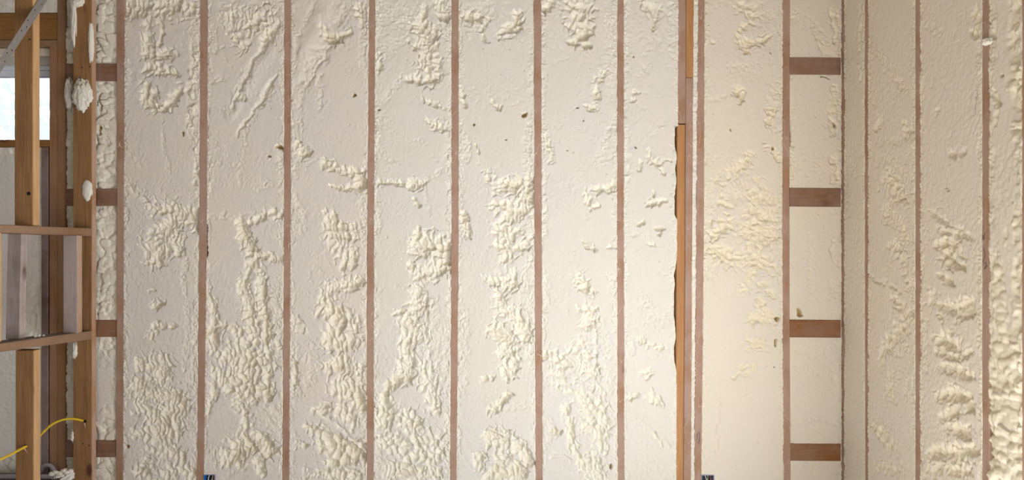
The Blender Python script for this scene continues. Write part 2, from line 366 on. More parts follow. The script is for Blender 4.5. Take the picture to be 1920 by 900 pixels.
# strokes traced over the photo: (kind, strength, [(x, y, r), ...]); s = torn scallops, f = fine crumbs, g = groove, l = lumps, b = swelling
STROKES = {
 'ladder': [('l', 1, [(200, -20, 60), (200, 110, 60)]), ('l', 1, [(200, 165, 50), (200, 345, 60)]), ('l', 1, [(200, 395, 50), (200, 590, 60)]),
   ('l', 1, [(200, 640, 28), (205, 660, 14)]), ('f', 1, [(212, 670, 8), (214, 780, 8)]), ('l', .9, [(200, 770, 14), (200, 815, 40)]), ('l', 1, [(200, 862, 40), (200, 930, 60)]),
   ('l', 1, [(130, -20, 30), (130, 930, 30)]), ('p', 1, [(185, 170, 2), (186, 205, 2.5)]), ('p', 1, [(185, 240, 2), (185, 250, 2)])],
 1: [('s', 1, [(240, 15, 22), (290, 12, 18), (345, 15, 20), (370, 20, 15)]), ('s', .9, [(278, 30, 9), (276, 90, 9), (285, 105, 15), (320, 105, 11)]),
   ('s', 1, [(280, 130, 13), (330, 140, 9)]), ('s', 1, [(276, 160, 10), (277, 190, 12), (300, 205, 12), (320, 190, 12), (331, 172, 9)]), ('s', 1, [(290, 173, 11), (290, 180, 9)]),
   ('s', .7, [(305, 35, 5), (300, 80, 4)]), ('f', 1.5, [(367, 30, 10), (366, 130, 12), (358, 170, 12), (358, 240, 11), (368, 262, 8)]), ('l', .9, [(363, 95, 8), (359, 150, 10), (357, 178, 8)]), ('l', .9, [(357, 200, 9), (358, 238, 10)]), ('l', .6, [(366, 280, 5), (368, 340, 6)]),
   ('f', 1, [(368, 290, 7), (370, 340, 8)]), ('f', .8, [(300, 220, 3), (318, 325, 6)]), ('f', 1, [(248, 285, 7), (262, 312, 4)]),
   ('g', .7, [(236, 343, 7), (262, 375, 7), (285, 388, 7)]), ('f', .8, [(240, 340, 10), (275, 375, 10)]),
   ('s', 1.1, [(290, 396, 18), (330, 400, 20), (365, 400, 16), (372, 428, 13)]), ('s', 1.1, [(320, 415, 25), (300, 440, 26), (295, 470, 26), (295, 490, 16)]), ('s', 1, [(330, 450, 18), (335, 470, 10)]),
   ('s', .8, [(295, 572, 9), (308, 570, 5)]), ('s', .8, [(284, 545, 5), (290, 546, 4)]), ('s', .8, [(284, 625, 10), (296, 612, 8), (325, 612, 5)]),
   ('f', 1, [(345, 490, 5), (350, 640, 6), (345, 690, 8)]), ('f', .8, [(365, 600, 8), (366, 880, 9)]), ('f', .7, [(355, 700, 10), (350, 800, 12)]),
   ('s', 1.1, [(264, 683, 16), (300, 690, 20), (305, 715, 20)]), ('s', 1.1, [(275, 730, 28), (325, 745, 24), (343, 770, 14), (300, 783, 26), (268, 762, 14)]),
   ('s', .9, [(255, 775, 6), (245, 776, 4)]), ('s', 1, [(262, 810, 14), (300, 818, 25), (330, 805, 16)]), ('s', 1.1, [(285, 850, 18), (330, 845, 12)]), ('s', 1.1, [(262, 880, 12), (300, 887, 22), (345, 882, 18), (370, 892, 12)]), ('s', .9, [(340, 850, 8), (342, 880, 8)]),
   ('p', .8, [(345, 250, 2.2), (347, 256, 2)]), ('p', .8, [(238, 834, 3)])],
 2: [('f', 1.6, [(430, 30, 28), (475, 35, 38), (505, 30, 22)]), ('s', .8, [(440, 40, 22), (490, 40, 26), (500, 75, 16)]), ('s', .8, [(452, 72, 18), (455, 90, 10)]), ('f', 1.3, [(402, 50, 8), (405, 95, 8)]), ('f', .8, [(418, 90, 5), (425, 112, 4)]),
   ('g', 1.3, [(528, 45, 6), (505, 66, 11), (488, 95, 7)]), ('g', .9, [(488, 95, 5), (455, 160, 5), (436, 198, 4)]), ('f', 1.2, [(515, 55, 14), (480, 110, 12), (450, 165, 10), (430, 205, 8)]), ('b', 1, [(500, 100, 20), (430, 215, 18)]),
   ('g', 1.3, [(520, 140, 3), (508, 152, 6), (496, 172, 7)]), ('g', .9, [(492, 184, 5), (470, 216, 4), (446, 254, 3)]), ('s', .6, [(506, 160, 6), (490, 190, 5)]), ('f', 1.5, [(514, 164, 7), (480, 212, 8), (460, 245, 6)]), ('f', 1.2, [(505, 160, 9), (470, 220, 8), (457, 255, 6), (452, 300, 5), (447, 345, 4)]), ('s', .8, [(452, 182, 7), (460, 186, 5)]),
   ('f', .8, [(400, 150, 8), (420, 150, 6)]), ('p', .9, [(504, 298, 4), (500, 296, 4)]), ('p', .9, [(521, 275, 5)]), ('s', .8, [(523, 278, 7)]), ('f', .6, [(475, 350, 10), (510, 345, 8)]),
   ('f', 1.1, [(388, 403, 5), (450, 406, 6), (490, 396, 6), (528, 412, 8)]), ('s', .9, [(500, 400, 8), (528, 402, 8)]), ('s', 1.1, [(448, 415, 7), (458, 440, 13), (470, 462, 12), (482, 480, 12)]), ('s', .9, [(470, 412, 7), (490, 405, 6)]),
   ('s', 1, [(482, 478, 8), (510, 484, 7), (530, 488, 8)]), ('s', 1.15, [(478, 490, 10), (462, 510, 10), (457, 535, 12), (468, 570, 15), (476, 600, 17), (472, 640, 18)]), ('s', 1, [(488, 505, 9), (492, 560, 12), (498, 620, 13), (503, 690, 12), (500, 740, 9)]), ('g', .8, [(494, 520, 5), (498, 620, 6), (506, 700, 6)]),
   ('s', 1, [(393, 545, 6), (398, 590, 9), (402, 640, 12)]), ('s', 1, [(415, 612, 9), (440, 615, 9), (455, 630, 12)]), ('s', 1.2, [(400, 655, 16), (432, 670, 26), (470, 680, 34), (500, 682, 18)]), ('s', 1.2, [(405, 700, 18), (440, 715, 26), (480, 722, 28), (500, 742, 12)]),
   ('s', 1, [(398, 725, 10), (393, 768, 5)]), ('g', 1.1, [(422, 730, 9), (445, 742, 9)]), ('g', 1.1, [(462, 740, 9), (478, 758, 8)]), ('s', 1, [(448, 755, 16), (462, 790, 14), (455, 815, 8)]), ('f', 1.2, [(515, 540, 13), (520, 670, 14)]), ('f', 1, [(508, 770, 15), (512, 800, 12)]), ('s', .8, [(500, 600, 6), (520, 650, 8)]),
   ('s', 1.15, [(430, 828, 12), (445, 845, 25), (426, 856, 18)]), ('g', 1.6, [(441, 850, 10), (436, 862, 8)]), ('s', 1, [(460, 825, 10), (475, 838, 12)]), ('s', 1, [(478, 812, 6), (498, 828, 13), (508, 845, 13)]), ('g', 1.1, [(508, 836, 9)]), ('s', .9, [(487, 862, 9), (490, 885, 7)]),
   ('f', 1, [(396, 845, 8), (400, 870, 10)]), ('f', .8, [(425, 890, 6), (490, 862, 6)]), ('p', 1, [(385, 398, 2.2), (384, 480, 2.6)])],
 3: [('f', .9, [(592, 0, 5), (560, 60, 6), (553, 110, 6)]), ('g', .6, [(650, 0, 26), (610, 80, 28), (570, 150, 18)]), ('b', 1, [(600, 30, 24), (565, 110, 16)]), ('f', 1.1, [(620, 80, 7), (590, 130, 8), (575, 155, 7), (560, 200, 8), (556, 262, 7)]), ('g', .7, [(618, 84, 5), (575, 158, 5)]),
   ('s', 1.1, [(606, 50, 7), (612, 65, 10), (632, 72, 12), (652, 60, 8)]), ('g', 1.2, [(632, 78, 7)]), ('s', .9, [(675, 15, 12), (680, 48, 10)]), ('f', .8, [(680, 60, 8), (682, 120, 8)]),
   ('f', .8, [(602, 140, 6), (600, 205, 6)]), ('p', 1, [(666, 176, 4)]), ('s', 1, [(555, 268, 7), (566, 288, 13), (576, 288, 8)]), ('f', 1, [(556, 300, 7), (552, 340, 5)]),
   ('s', 1, [(613, 308, 9), (640, 320, 9), (665, 325, 11), (681, 342, 12), (662, 352, 11), (640, 355, 5), (622, 350, 6)]), ('f', 1.2, [(676, 330, 7), (682, 450, 8)]), ('f', 1.1, [(554, 365, 7), (560, 400, 12), (566, 432, 10)]),
   ('s', 1.1, [(620, 408, 14), (625, 438, 22), (648, 440, 22), (666, 428, 11)]), ('s', 1, [(630, 460, 17), (655, 485, 14), (645, 505, 7)]), ('s', .9, [(663, 475, 10), (666, 500, 8)]),
   ('s', 1, [(676, 530, 8), (650, 535, 13), (620, 545, 16), (605, 560, 12), (600, 590, 9)]), ('s', 1.15, [(620, 580, 22), (640, 600, 22), (620, 640, 20), (650, 640, 24)]), ('s', .9, [(672, 595, 7), (660, 620, 14)]), ('s', 1.15, [(642, 680, 26), (618, 690, 14), (665, 690, 18)]),
   ('l', .8, [(650, 700, 22), (665, 730, 20)]), ('s', 1.1, [(640, 730, 26), (665, 740, 20), (676, 765, 12)]), ('s', 1, [(608, 768, 16), (585, 768, 6)]), ('s', 1, [(640, 770, 18), (660, 785, 15)]), ('g', .8, [(612, 785, 5), (640, 806, 7), (680, 835, 8)]), ('s', 1, [(590, 806, 10), (640, 832, 12), (680, 860, 8)]), ('s', 1.1, [(615, 830, 20), (640, 852, 24), (662, 852, 20), (620, 872, 14)]),
   ('s', .9, [(570, 798, 5), (600, 815, 9)]), ('s', 1, [(575, 890, 8), (640, 888, 12), (672, 892, 10)]), ('l', .8, [(555, 600, 9), (565, 622, 12)]), ('f', 1, [(556, 650, 9), (556, 740, 9)]), ('s', .9, [(553, 690, 7), (556, 725, 6)]), ('s', 1, [(553, 815, 6), (556, 835, 8), (575, 838, 5)]), ('f', .9, [(580, 650, 14), (590, 700, 12), (578, 720, 10)])],
 4: [('s', 1.1, [(795, 22, 9), (790, 50, 18), (800, 70, 24), (806, 105, 21), (800, 138, 21), (815, 144, 12)]), ('s', .9, [(785, 148, 10), (763, 149, 5)]), ('g', .8, [(822, 118, 6), (823, 145, 6), (790, 152, 6), (765, 152, 4)]), ('g', .7, [(805, 55, 6), (822, 72, 5)]),
   ('f', 1.2, [(712, 20, 24), (745, 30, 34), (770, 30, 15)]), ('f', 1, [(720, 100, 18), (760, 75, 16)]), ('s', .9, [(710, 105, 7), (716, 130, 7)]), ('s', 1, [(822, 5, 13), (832, 30, 12)]), ('f', .9, [(830, 50, 12), (835, 70, 10)]), ('f', .9, [(720, 188, 8), (762, 142, 8)]),
   ('s', .8, [(793, 186, 4), (806, 193, 6), (822, 196, 7)]), ('s', .9, [(802, 229, 7), (818, 232, 10), (828, 243, 8), (840, 244, 5)]), ('f', 1.1, [(841, 200, 5), (840, 290, 8), (842, 350, 5)]), ('f', .9, [(709, 270, 8), (716, 290, 9), (735, 305, 4)]), ('p', .8, [(709, 202, 3)]), ('f', .7, [(785, 265, 8), (800, 272, 6)]),
   ('s', .8, [(708, 342, 4), (760, 342, 4)]), ('s', .9, [(768, 345, 8), (785, 344, 8), (800, 338, 4)]), ('f', 1, [(790, 345, 5), (810, 330, 6), (830, 318, 6)]), ('s', .7, [(779, 372, 5), (788, 388, 5)]), ('f', .9, [(796, 350, 4), (805, 410, 5)]), ('f', .9, [(710, 380, 7), (707, 440, 6)]),
   ('s', .9, [(783, 430, 5), (783, 450, 14)]), ('s', 1.1, [(780, 462, 20), (810, 460, 24), (833, 470, 20), (835, 500, 14), (800, 510, 18), (782, 522, 13)]), ('s', .9, [(770, 500, 7), (778, 512, 10)]),
   ('s', 1.1, [(780, 545, 13), (783, 575, 20), (768, 582, 10)]), ('s', .8, [(745, 585, 6), (760, 582, 5)]), ('s', 1.15, [(770, 605, 20), (782, 632, 24), (760, 640, 16), (770, 672, 22), (760, 700, 20), (735, 720, 9)]), ('f', 1.5, [(810, 560, 13), (820, 620, 24), (826, 680, 22), (815, 720, 16)]), ('g', .6, [(798, 550, 6), (802, 640, 7), (815, 700, 7)]),
   ('s', 1.1, [(795, 680, 16), (802, 720, 18), (815, 760, 14), (820, 775, 8)]), ('s', 1.1, [(725, 718, 6), (720, 780, 18), (752, 790, 28), (782, 800, 16)]), ('g', .8, [(780, 800, 5), (778, 830, 6), (800, 865, 7)]), ('s', 1.15, [(715, 822, 14), (740, 832, 22), (775, 832, 20), (812, 830, 20)]), ('s', 1.1, [(772, 852, 22), (800, 862, 24), (830, 852, 14)]), ('s', 1.15, [(728, 885, 16), (780, 882, 26), (818, 887, 12)]), ('f', .9, [(712, 790, 8), (712, 870, 8)]), ('f', .9, [(838, 780, 7), (838, 880, 8)])],
 5: [('f', 1.2, [(870, 20, 12), (915, 20, 22), (880, 60, 18)]), ('s', .9, [(882, 32, 12), (905, 34, 9)]), ('s', 1, [(932, 70, 7), (948, 60, 14), (966, 48, 12), (968, 28, 8)]), ('g', .6, [(974, 40, 4), (970, 68, 5), (940, 76, 4)]), ('s', .9, [(902, 62, 8), (910, 78, 6)]), ('p', .6, [(903, 95, 2)]), ('s', .8, [(905, 60, 5), (918, 34, 4)]),
   ('s', .9, [(868, 166, 7), (870, 185, 6), (873, 197, 5)]), ('s', .7, [(950, 105, 3), (960, 108, 3)]), ('p', .8, [(942, 143, 2.5)]), ('s', .8, [(921, 187, 4), (925, 196, 4), (938, 205, 5)]), ('p', .9, [(984, 216, 4.5)]), ('p', .7, [(889, 236, 3)]), ('s', .8, [(895, 275, 3.5), (900, 290, 3.5)]), ('f', .9, [(872, 262, 11), (878, 300, 6)]), ('p', .6, [(948, 262, 3)]), ('s', .6, [(930, 405, 2)]),
   ('f', 1.2, [(990, 235, 7), (988, 290, 9), (994, 400, 8)]), ('s', .9, [(914, 322, 7), (925, 342, 11)]), ('s', 1.1, [(940, 348, 14), (965, 352, 18), (987, 345, 16), (992, 372, 12)]), ('s', 1.1, [(935, 385, 16), (955, 400, 24), (978, 392, 16)]), ('s', 1.1, [(936, 430, 16), (952, 440, 22), (974, 430, 10)]), ('f', 1.1, [(985, 420, 12), (990, 445, 10)]),
   ('s', 1, [(872, 405, 9), (877, 440, 9)]), ('f', 1, [(870, 400, 10), (872, 445, 9)]), ('s', 1.1, [(935, 460, 12), (950, 470, 20), (945, 490, 12)]), ('s', .9, [(965, 468, 12), (988, 455, 12)]), ('f', 1, [(990, 470, 10), (985, 480, 14)]),
   ('s', 1, [(906, 518, 7), (922, 525, 14)]), ('s', 1.15, [(935, 522, 16), (960, 527, 18), (968, 512, 8)]), ('s', 1.15, [(935, 555, 14), (942, 580, 18), (960, 590, 20), (978, 612, 16), (982, 632, 12)]), ('g', .8, [(972, 575, 5), (978, 600, 6)]), ('s', 1.1, [(928, 622, 14), (955, 642, 17), (940, 660, 14), (965, 662, 13), (960, 700, 8)]), ('s', .9, [(945, 690, 10), (948, 705, 6)]),
   ('s', .9, [(905, 710, 6), (920, 706, 6)]), ('s', .9, [(952, 740, 8), (935, 758, 9), (918, 772, 7)]), ('f', .9, [(935, 770, 10), (980, 760, 8)]),
   ('s', 1.1, [(914, 815, 9), (938, 822, 20), (960, 832, 18), (985, 848, 12), (990, 870, 10)]), ('s', 1, [(900, 855, 12), (895, 870, 10)]), ('s', 1.15, [(945, 862, 18), (962, 885, 22), (925, 890, 14), (980, 890, 12)]), ('f', .9, [(870, 590, 12), (872, 700, 12), (868, 730, 8)]), ('f', .8, [(985, 500, 12), (990, 690, 9)])],
 6: [('s', 1.1, [(1070, 8, 14), (1092, 12, 22), (1080, 40, 20), (1096, 58, 14), (1082, 75, 12)]), ('s', .9, [(1065, 78, 5), (1095, 82, 6), (1112, 86, 4)]), ('g', .6, [(1112, 50, 5), (1085, 82, 5)]),
   ('s', .9, [(1035, 4, 8), (1022, 18, 8)]), ('f', 1.4, [(1136, 10, 9), (1141, 60, 10), (1143, 110, 10), (1146, 185, 8)]), ('s', 1, [(1132, 138, 9), (1116, 160, 9), (1119, 185, 7)]), ('s', .9, [(1098, 200, 5), (1118, 202, 8)]),
   ('f', 1.2, [(1152, 225, 3), (1132, 280, 11), (1125, 305, 15), (1145, 300, 8)]), ('f', 1, [(1021, 140, 5), (1018, 200, 6)]), ('s', .9, [(1019, 252, 5), (1030, 276, 8), (1035, 298, 6), (1026, 300, 3)]), ('f', .9, [(1021, 330, 5), (1020, 445, 6)]), ('p', .6, [(1063, 278, 2)]), ('f', .7, [(1040, 120, 5), (1062, 110, 4)]),
   ('p', .5, [(1094, 225, 2)]), ('p', .6, [(1081, 198, 2.5)]), ('s', 1, [(1100, 362, 9), (1108, 382, 10), (1116, 386, 6)]), ('s', .9, [(1112, 358, 8), (1130, 353, 6), (1147, 350, 10)]), ('f', .9, [(1098, 395, 5), (1102, 410, 4)]),
   ('s', .9, [(1092, 455, 4), (1108, 464, 8), (1115, 468, 5)]), ('s', .8, [(1140, 466, 4), (1148, 463, 5)]), ('s', 1, [(1088, 512, 10), (1095, 538, 12), (1110, 546, 9)]), ('s', .8, [(1075, 516, 5)]),
   ('s', 1, [(1085, 578, 8), (1105, 582, 13), (1098, 605, 14), (1115, 600, 11)]), ('s', .9, [(1032, 665, 14), (1060, 680, 22), (1050, 708, 20)]), ('f', 1, [(1060, 680, 20), (1085, 640, 16), (1105, 650, 16)]), ('s', .8, [(1085, 660, 18), (1090, 695, 26), (1108, 700, 16)]), ('g', .8, [(1114, 605, 4), (1117, 720, 6), (1135, 742, 7)]), ('f', 1.1, [(1125, 610, 14), (1140, 700, 16), (1145, 740, 8)]),
   ('f', 1, [(1050, 730, 16), (1100, 740, 25), (1130, 760, 22)]), ('s', .8, [(1070, 735, 16), (1105, 750, 20), (1130, 790, 20)]), ('s', .9, [(1062, 765, 8), (1070, 820, 10), (1095, 870, 12)]), ('f', 1.3, [(1100, 790, 26), (1128, 810, 20)]), ('s', 1, [(1100, 800, 16), (1125, 805, 18), (1125, 845, 14), (1110, 872, 24), (1125, 892, 14)]),
   ('g', .9, [(1032, 855, 4), (1055, 852, 4), (1064, 858, 4)]), ('p', .8, [(1146, 870, 3.5), (1147, 878, 3)]), ('f', .9, [(1030, 790, 10), (1030, 830, 8)]), ('s', .8, [(1035, 810, 6), (1045, 815, 6)]), ('f', .8, [(1145, 520, 10), (1148, 560, 8)]), ('f', .9, [(1024, 510, 6), (1024, 570, 6)])],
 7: [('s', 1, [(1215, 5, 14), (1225, 15, 13), (1228, 30, 5), (1226, 52, 3.5)]), ('f', 1.2, [(1256, 15, 9), (1260, 60, 9), (1261, 110, 7)]), ('f', 1, [(1178, 80, 6), (1180, 130, 7)]), ('p', .9, [(1189, 106, 2.6)]), ('s', .8, [(1194, 173, 5), (1190, 178, 5), (1183, 192, 4)]), ('f', .9, [(1176, 220, 6), (1178, 330, 8)]), ('g', .35, [(1240, 20, 14), (1210, 130, 12)]),
   ('s', .9, [(1217, 283, 7), (1222, 300, 6), (1235, 306, 8)]), ('s', .8, [(1240, 318, 5), (1241, 330, 4)]), ('s', .7, [(1245, 299, 4), (1260, 298, 3)]), ('s', .8, [(1202, 302, 4), (1197, 318, 3)]), ('p', .5, [(1194, 276, 2.5)]), ('f', .6, [(1225, 250, 8), (1255, 228, 6)]),
   ('s', .8, [(1227, 360, 3.5), (1227, 368, 3)]), ('s', .9, [(1222, 382, 8), (1235, 382, 9), (1245, 376, 5)]), ('s', .8, [(1192, 418, 4), (1206, 414, 5)]), ('s', .9, [(1228, 425, 6), (1240, 428, 7), (1238, 442, 5)]), ('f', .7, [(1185, 440, 5), (1215, 445, 7)]), ('s', .6, [(1215, 455, 4), (1226, 460, 4)]),
   ('f', .7, [(1195, 560, 20), (1235, 600, 24)]), ('f', .8, [(1182, 640, 6), (1186, 660, 6)]), ('s', .9, [(1205, 640, 7), (1222, 650, 9), (1240, 654, 10), (1236, 666, 6)]), ('s', .8, [(1206, 694, 6), (1218, 697, 8), (1217, 710, 4)]), ('s', .8, [(1182, 745, 8), (1196, 742, 4)]), ('s', .9, [(1222, 742, 13), (1236, 755, 7)]), ('f', .8, [(1200, 790, 12), (1235, 825, 14), (1255, 845, 8)]), ('s', .6, [(1225, 815, 5), (1240, 835, 5)])],
 'strip': [('f', 1, [(1305, -20, 12), (1300, 920, 12)])],
 8: [('s', .7, [(1385, 10, 18), (1412, 20, 16), (1390, 58, 7), (1382, 75, 9), (1418, 82, 11), (1440, 74, 8)]), ('s', .6, [(1400, 95, 8), (1390, 85, 8)]), ('p', .7, [(1448, 95, 3)]), ('f', .9, [(1410, 20, 22), (1440, 30, 16)]), ('f', .6, [(1400, 130, 20), (1380, 130, 10)]), ('s', .7, [(1378, 178, 10), (1395, 170, 6), (1387, 195, 4)]), ('p', .9, [(1367, 245, 4)]),
   ('f', .7, [(1334, 190, 6), (1356, 184, 5)]), ('s', .5, [(1335, 78, 4)]), ('f', 1, [(1450, 160, 12), (1448, 200, 14), (1452, 245, 12)]), ('s', .6, [(1448, 210, 10), (1445, 230, 10)]), ('s', .6, [(1436, 280, 7), (1452, 287, 7), (1461, 300, 4)]), ('p', .5, [(1449, 280, 4)]),
   ('s', .75, [(1405, 290, 11), (1392, 318, 17), (1352, 340, 12)]), ('s', .8, [(1400, 350, 24), (1430, 370, 20), (1450, 385, 16)]), ('s', .75, [(1375, 370, 20), (1350, 382, 13)]), ('s', .8, [(1410, 402, 24), (1442, 412, 20)]), ('s', .75, [(1370, 422, 18), (1342, 440, 13)]), ('s', .8, [(1400, 442, 26), (1442, 440, 22)]), ('f', .8, [(1335, 330, 8), (1335, 520, 10)]),
   ('s', .75, [(1340, 470, 13), (1362, 482, 20), (1400, 482, 24), (1440, 490, 22)]), ('s', .75, [(1410, 520, 17), (1392, 548, 8), (1375, 555, 4)]), ('s', .8, [(1430, 535, 13), (1450, 552, 9)]), ('s', .6, [(1425, 565, 8), (1420, 590, 8)]), ('s', .7, [(1408, 600, 13), (1430, 595, 13), (1452, 602, 8)]), ('s', .6, [(1400, 640, 11), (1428, 645, 11), (1408, 660, 5)]), ('s', .65, [(1395, 688, 11), (1412, 690, 9), (1380, 705, 5), (1372, 715, 4)]), ('f', .6, [(1400, 735, 10), (1410, 740, 8)]),
   ('g', .5, [(1350, 755, 4), (1341, 775, 4), (1345, 820, 4), (1338, 860, 5)]), ('p', .8, [(1455, 602, 4)]), ('p', .9, [(1456, 640, 3), (1456, 647, 2.5)]), ('p', .8, [(1451, 688, 2.5)])],
 'corner': [('l', 1, [(1566, 15, 9), (1568, 45, 10), (1568, 75, 7)]), ('l', 1, [(1565, 160, 8), (1562, 205, 12), (1566, 250, 7)]), ('l', 1, [(1568, 290, 7), (1566, 335, 10)]), ('g', .8, [(1560, 18, 4), (1566, 78, 4)]), ('f', .8, [(1495, 25, 12), (1540, 60, 12), (1545, 85, 14)]), ('l', .6, [(1540, 78, 12), (1565, 100, 8)]), ('f', .7, [(1486, 200, 8), (1488, 330, 9)]), ('p', 1, [(1482, 235, 2.5), (1482, 270, 3)]), ('p', 1, [(1568, 230, 2), (1570, 238, 2)]), ('p', 1, [(1540, 142, 1.6), (1556, 144, 1.8)]),
   ('g', .7, [(1560, 455, 5), (1564, 490, 5)]), ('f', .7, [(1560, 520, 8), (1566, 590, 8)]), ('p', .8, [(1500, 582, 4), (1506, 587, 3)]), ('f', .7, [(1505, 655, 14), (1540, 655, 12), (1565, 650, 8)]), ('f', .6, [(1500, 690, 10), (1540, 700, 8)]), ('g', .35, [(1490, 790, 7), (1550, 790, 6), (1570, 800, 6)]), ('f', .6, [(1560, 690, 6), (1568, 740, 6)]), ('f', .7, [(1520, 875, 10), (1530, 890, 8)]), ('f', .5, [(1520, 440, 6), (1520, 560, 8)])],
 'r1': [('l', .6, [(1612, 15, 5), (1614, 50, 5), (1613, 90, 5)]), ('l', .5, [(1610, 120, 3), (1614, 150, 4)]), ('l', .6, [(1612, 490, 5), (1613, 500, 4)]), ('f', .8, [(1596, 300, 6), (1604, 330, 6)])],
 'r2': [('f', .9, [(1640, 88, 8), (1670, 135, 9), (1700, 178, 8)]), ('g', .4, [(1655, 115, 8), (1700, 170, 9)]), ('f', .9, [(1633, 70, 4), (1634, 150, 5)]), ('s', .7, [(1650, 225, 6), (1645, 240, 4)]), ('s', .6, [(1700, 232, 8), (1705, 252, 6)]), ('f', .8, [(1650, 265, 10), (1690, 265, 10)]), ('f', 1, [(1650, 300, 14), (1668, 300, 12)]),
   ('s', .7, [(1680, 318, 14), (1666, 345, 18), (1690, 365, 18)]), ('s', .7, [(1665, 385, 12), (1668, 405, 12), (1690, 420, 12), (1702, 445, 10)]), ('s', .7, [(1682, 460, 12), (1700, 490, 11), (1705, 535, 8)]), ('f', .8, [(1630, 518, 5), (1690, 545, 6)]), ('g', .35, [(1630, 520, 4), (1690, 547, 4)]), ('s', .75, [(1680, 560, 9), (1698, 590, 13), (1690, 618, 15), (1668, 640, 12)]), ('s', .7, [(1696, 655, 12), (1655, 655, 9), (1655, 690, 8)]), ('s', .7, [(1670, 700, 8), (1665, 740, 10), (1680, 752, 6)]), ('f', .8, [(1700, 700, 8), (1705, 750, 8)]),
   ('s', .65, [(1640, 792, 8), (1665, 830, 9), (1678, 850, 8)]), ('s', .7, [(1650, 878, 13), (1690, 880, 13)]), ('f', .7, [(1640, 780, 10), (1660, 800, 10)]), ('l', .4, [(1690, 370, 12)])],
 'r3': [('f', .8, [(1738, 45, 10), (1760, 60, 8)]), ('s', .9, [(1828, 15, 9), (1832, 62, 9)]), ('g', .8, [(1832, 68, 6)]), ('s', 1, [(1783, 288, 6), (1795, 293, 8), (1808, 287, 7), (1813, 281, 4)]), ('s', .7, [(1752, 212, 4), (1760, 207, 4)]), ('s', .7, [(1770, 352, 3), (1778, 358, 4)]), ('p', .7, [(1830, 176, 3), (1830, 213, 2.5)]),
   ('g', .6, [(1745, 398, 4), (1770, 415, 6), (1800, 428, 4)]), ('f', 1, [(1745, 398, 6), (1770, 412, 8), (1800, 428, 6)]), ('s', .9, [(1765, 432, 7), (1790, 436, 11), (1815, 442, 6), (1823, 450, 6)]), ('s', 1.1, [(1757, 460, 9), (1783, 460, 21), (1781, 488, 18), (1800, 500, 8)]), ('g', 1, [(1768, 484, 7), (1785, 490, 8)]), ('s', .9, [(1760, 516, 6), (1776, 525, 11), (1784, 532, 6)]), ('f', .8, [(1735, 535, 5), (1760, 548, 6)]), ('s', .9, [(1748, 555, 9), (1752, 570, 11), (1772, 573, 14)]), ('s', 1, [(1785, 580, 14), (1810, 570, 13), (1815, 588, 10), (1797, 596, 8)]), ('s', .8, [(1762, 590, 5), (1767, 606, 3)]), ('g', .9, [(1778, 580, 8), (1812, 600, 6)]),
   ('s', .9, [(1757, 640, 10), (1776, 640, 15), (1800, 652, 14)]), ('s', .8, [(1760, 660, 9), (1790, 670, 11), (1820, 660, 6)]), ('f', .8, [(1760, 690, 12), (1815, 690, 10)]), ('s', .8, [(1772, 690, 11), (1800, 700, 15), (1820, 706, 7)]), ('s', 1, [(1765, 738, 12), (1790, 742, 18), (1815, 745, 11), (1821, 772, 9)]), ('s', .9, [(1790, 772, 11), (1766, 782, 9)]), ('s', .8, [(1780, 802, 13), (1810, 812, 13)]), ('s', .8, [(1750, 850, 13), (1790, 852, 19), (1822, 845, 13)]), ('s', .8, [(1745, 885, 12), (1800, 885, 19)]), ('f', .9, [(1735, 600, 6), (1735, 690, 8)])],
 'r4': [('f', .9, [(1862, 10, 6), (1866, 60, 8), (1862, 110, 6)]), ('g', .9, [(1864, 62, 7), (1866, 72, 6)]), ('l', .9, [(1903, 0, 12), (1906, 100, 12), (1906, 200, 12)]), ('f', .9, [(1896, 40, 7), (1898, 110, 7)]), ('l', .8, [(1895, 140, 10), (1890, 165, 8), (1905, 175, 12)]), ('p', 1.2, [(1868, 174, 2.4), (1869, 192, 2.6)]), ('p', .7, [(1879, 142, 4)]), ('s', .8, [(1863, 170, 4), (1866, 200, 5), (1864, 240, 3)]), ('l', .8, [(1906, 230, 9), (1904, 262, 9)]), ('g', .7, [(1900, 232, 6)]),
   ('l', .9, [(1908, 385, 7), (1908, 460, 9)]), ('f', .9, [(1862, 410, 5), (1864, 470, 6)]), ('l', .9, [(1886, 430, 4), (1886, 460, 5)]), ('l', 1, [(1872, 480, 8), (1872, 520, 13), (1876, 600, 16), (1876, 640, 20)]), ('l', 1, [(1908, 490, 9), (1908, 560, 8), (1905, 620, 14)]), ('l', 1.2, [(1885, 660, 40), (1885, 930, 60)])],
 'under': [('f', .5, [(-60, 300, 8), (20, 285, 16), (60, 300, 10)]), ('l', .8, [(0, 280, 14), (28, 285, 14)]), ('l', .8, [(60, 540, 18), (55, 640, 22)]), ('f', 1, [(72, 440, 6), (70, 640, 10)]), ('l', 1, [(5, 880, 22), (25, 870, 16)]), ('f', .7, [(5, 760, 4), (12, 785, 4)])],
 'above': [('f', 1, [(-60, 10, 20), (100, 10, 20)])],
}

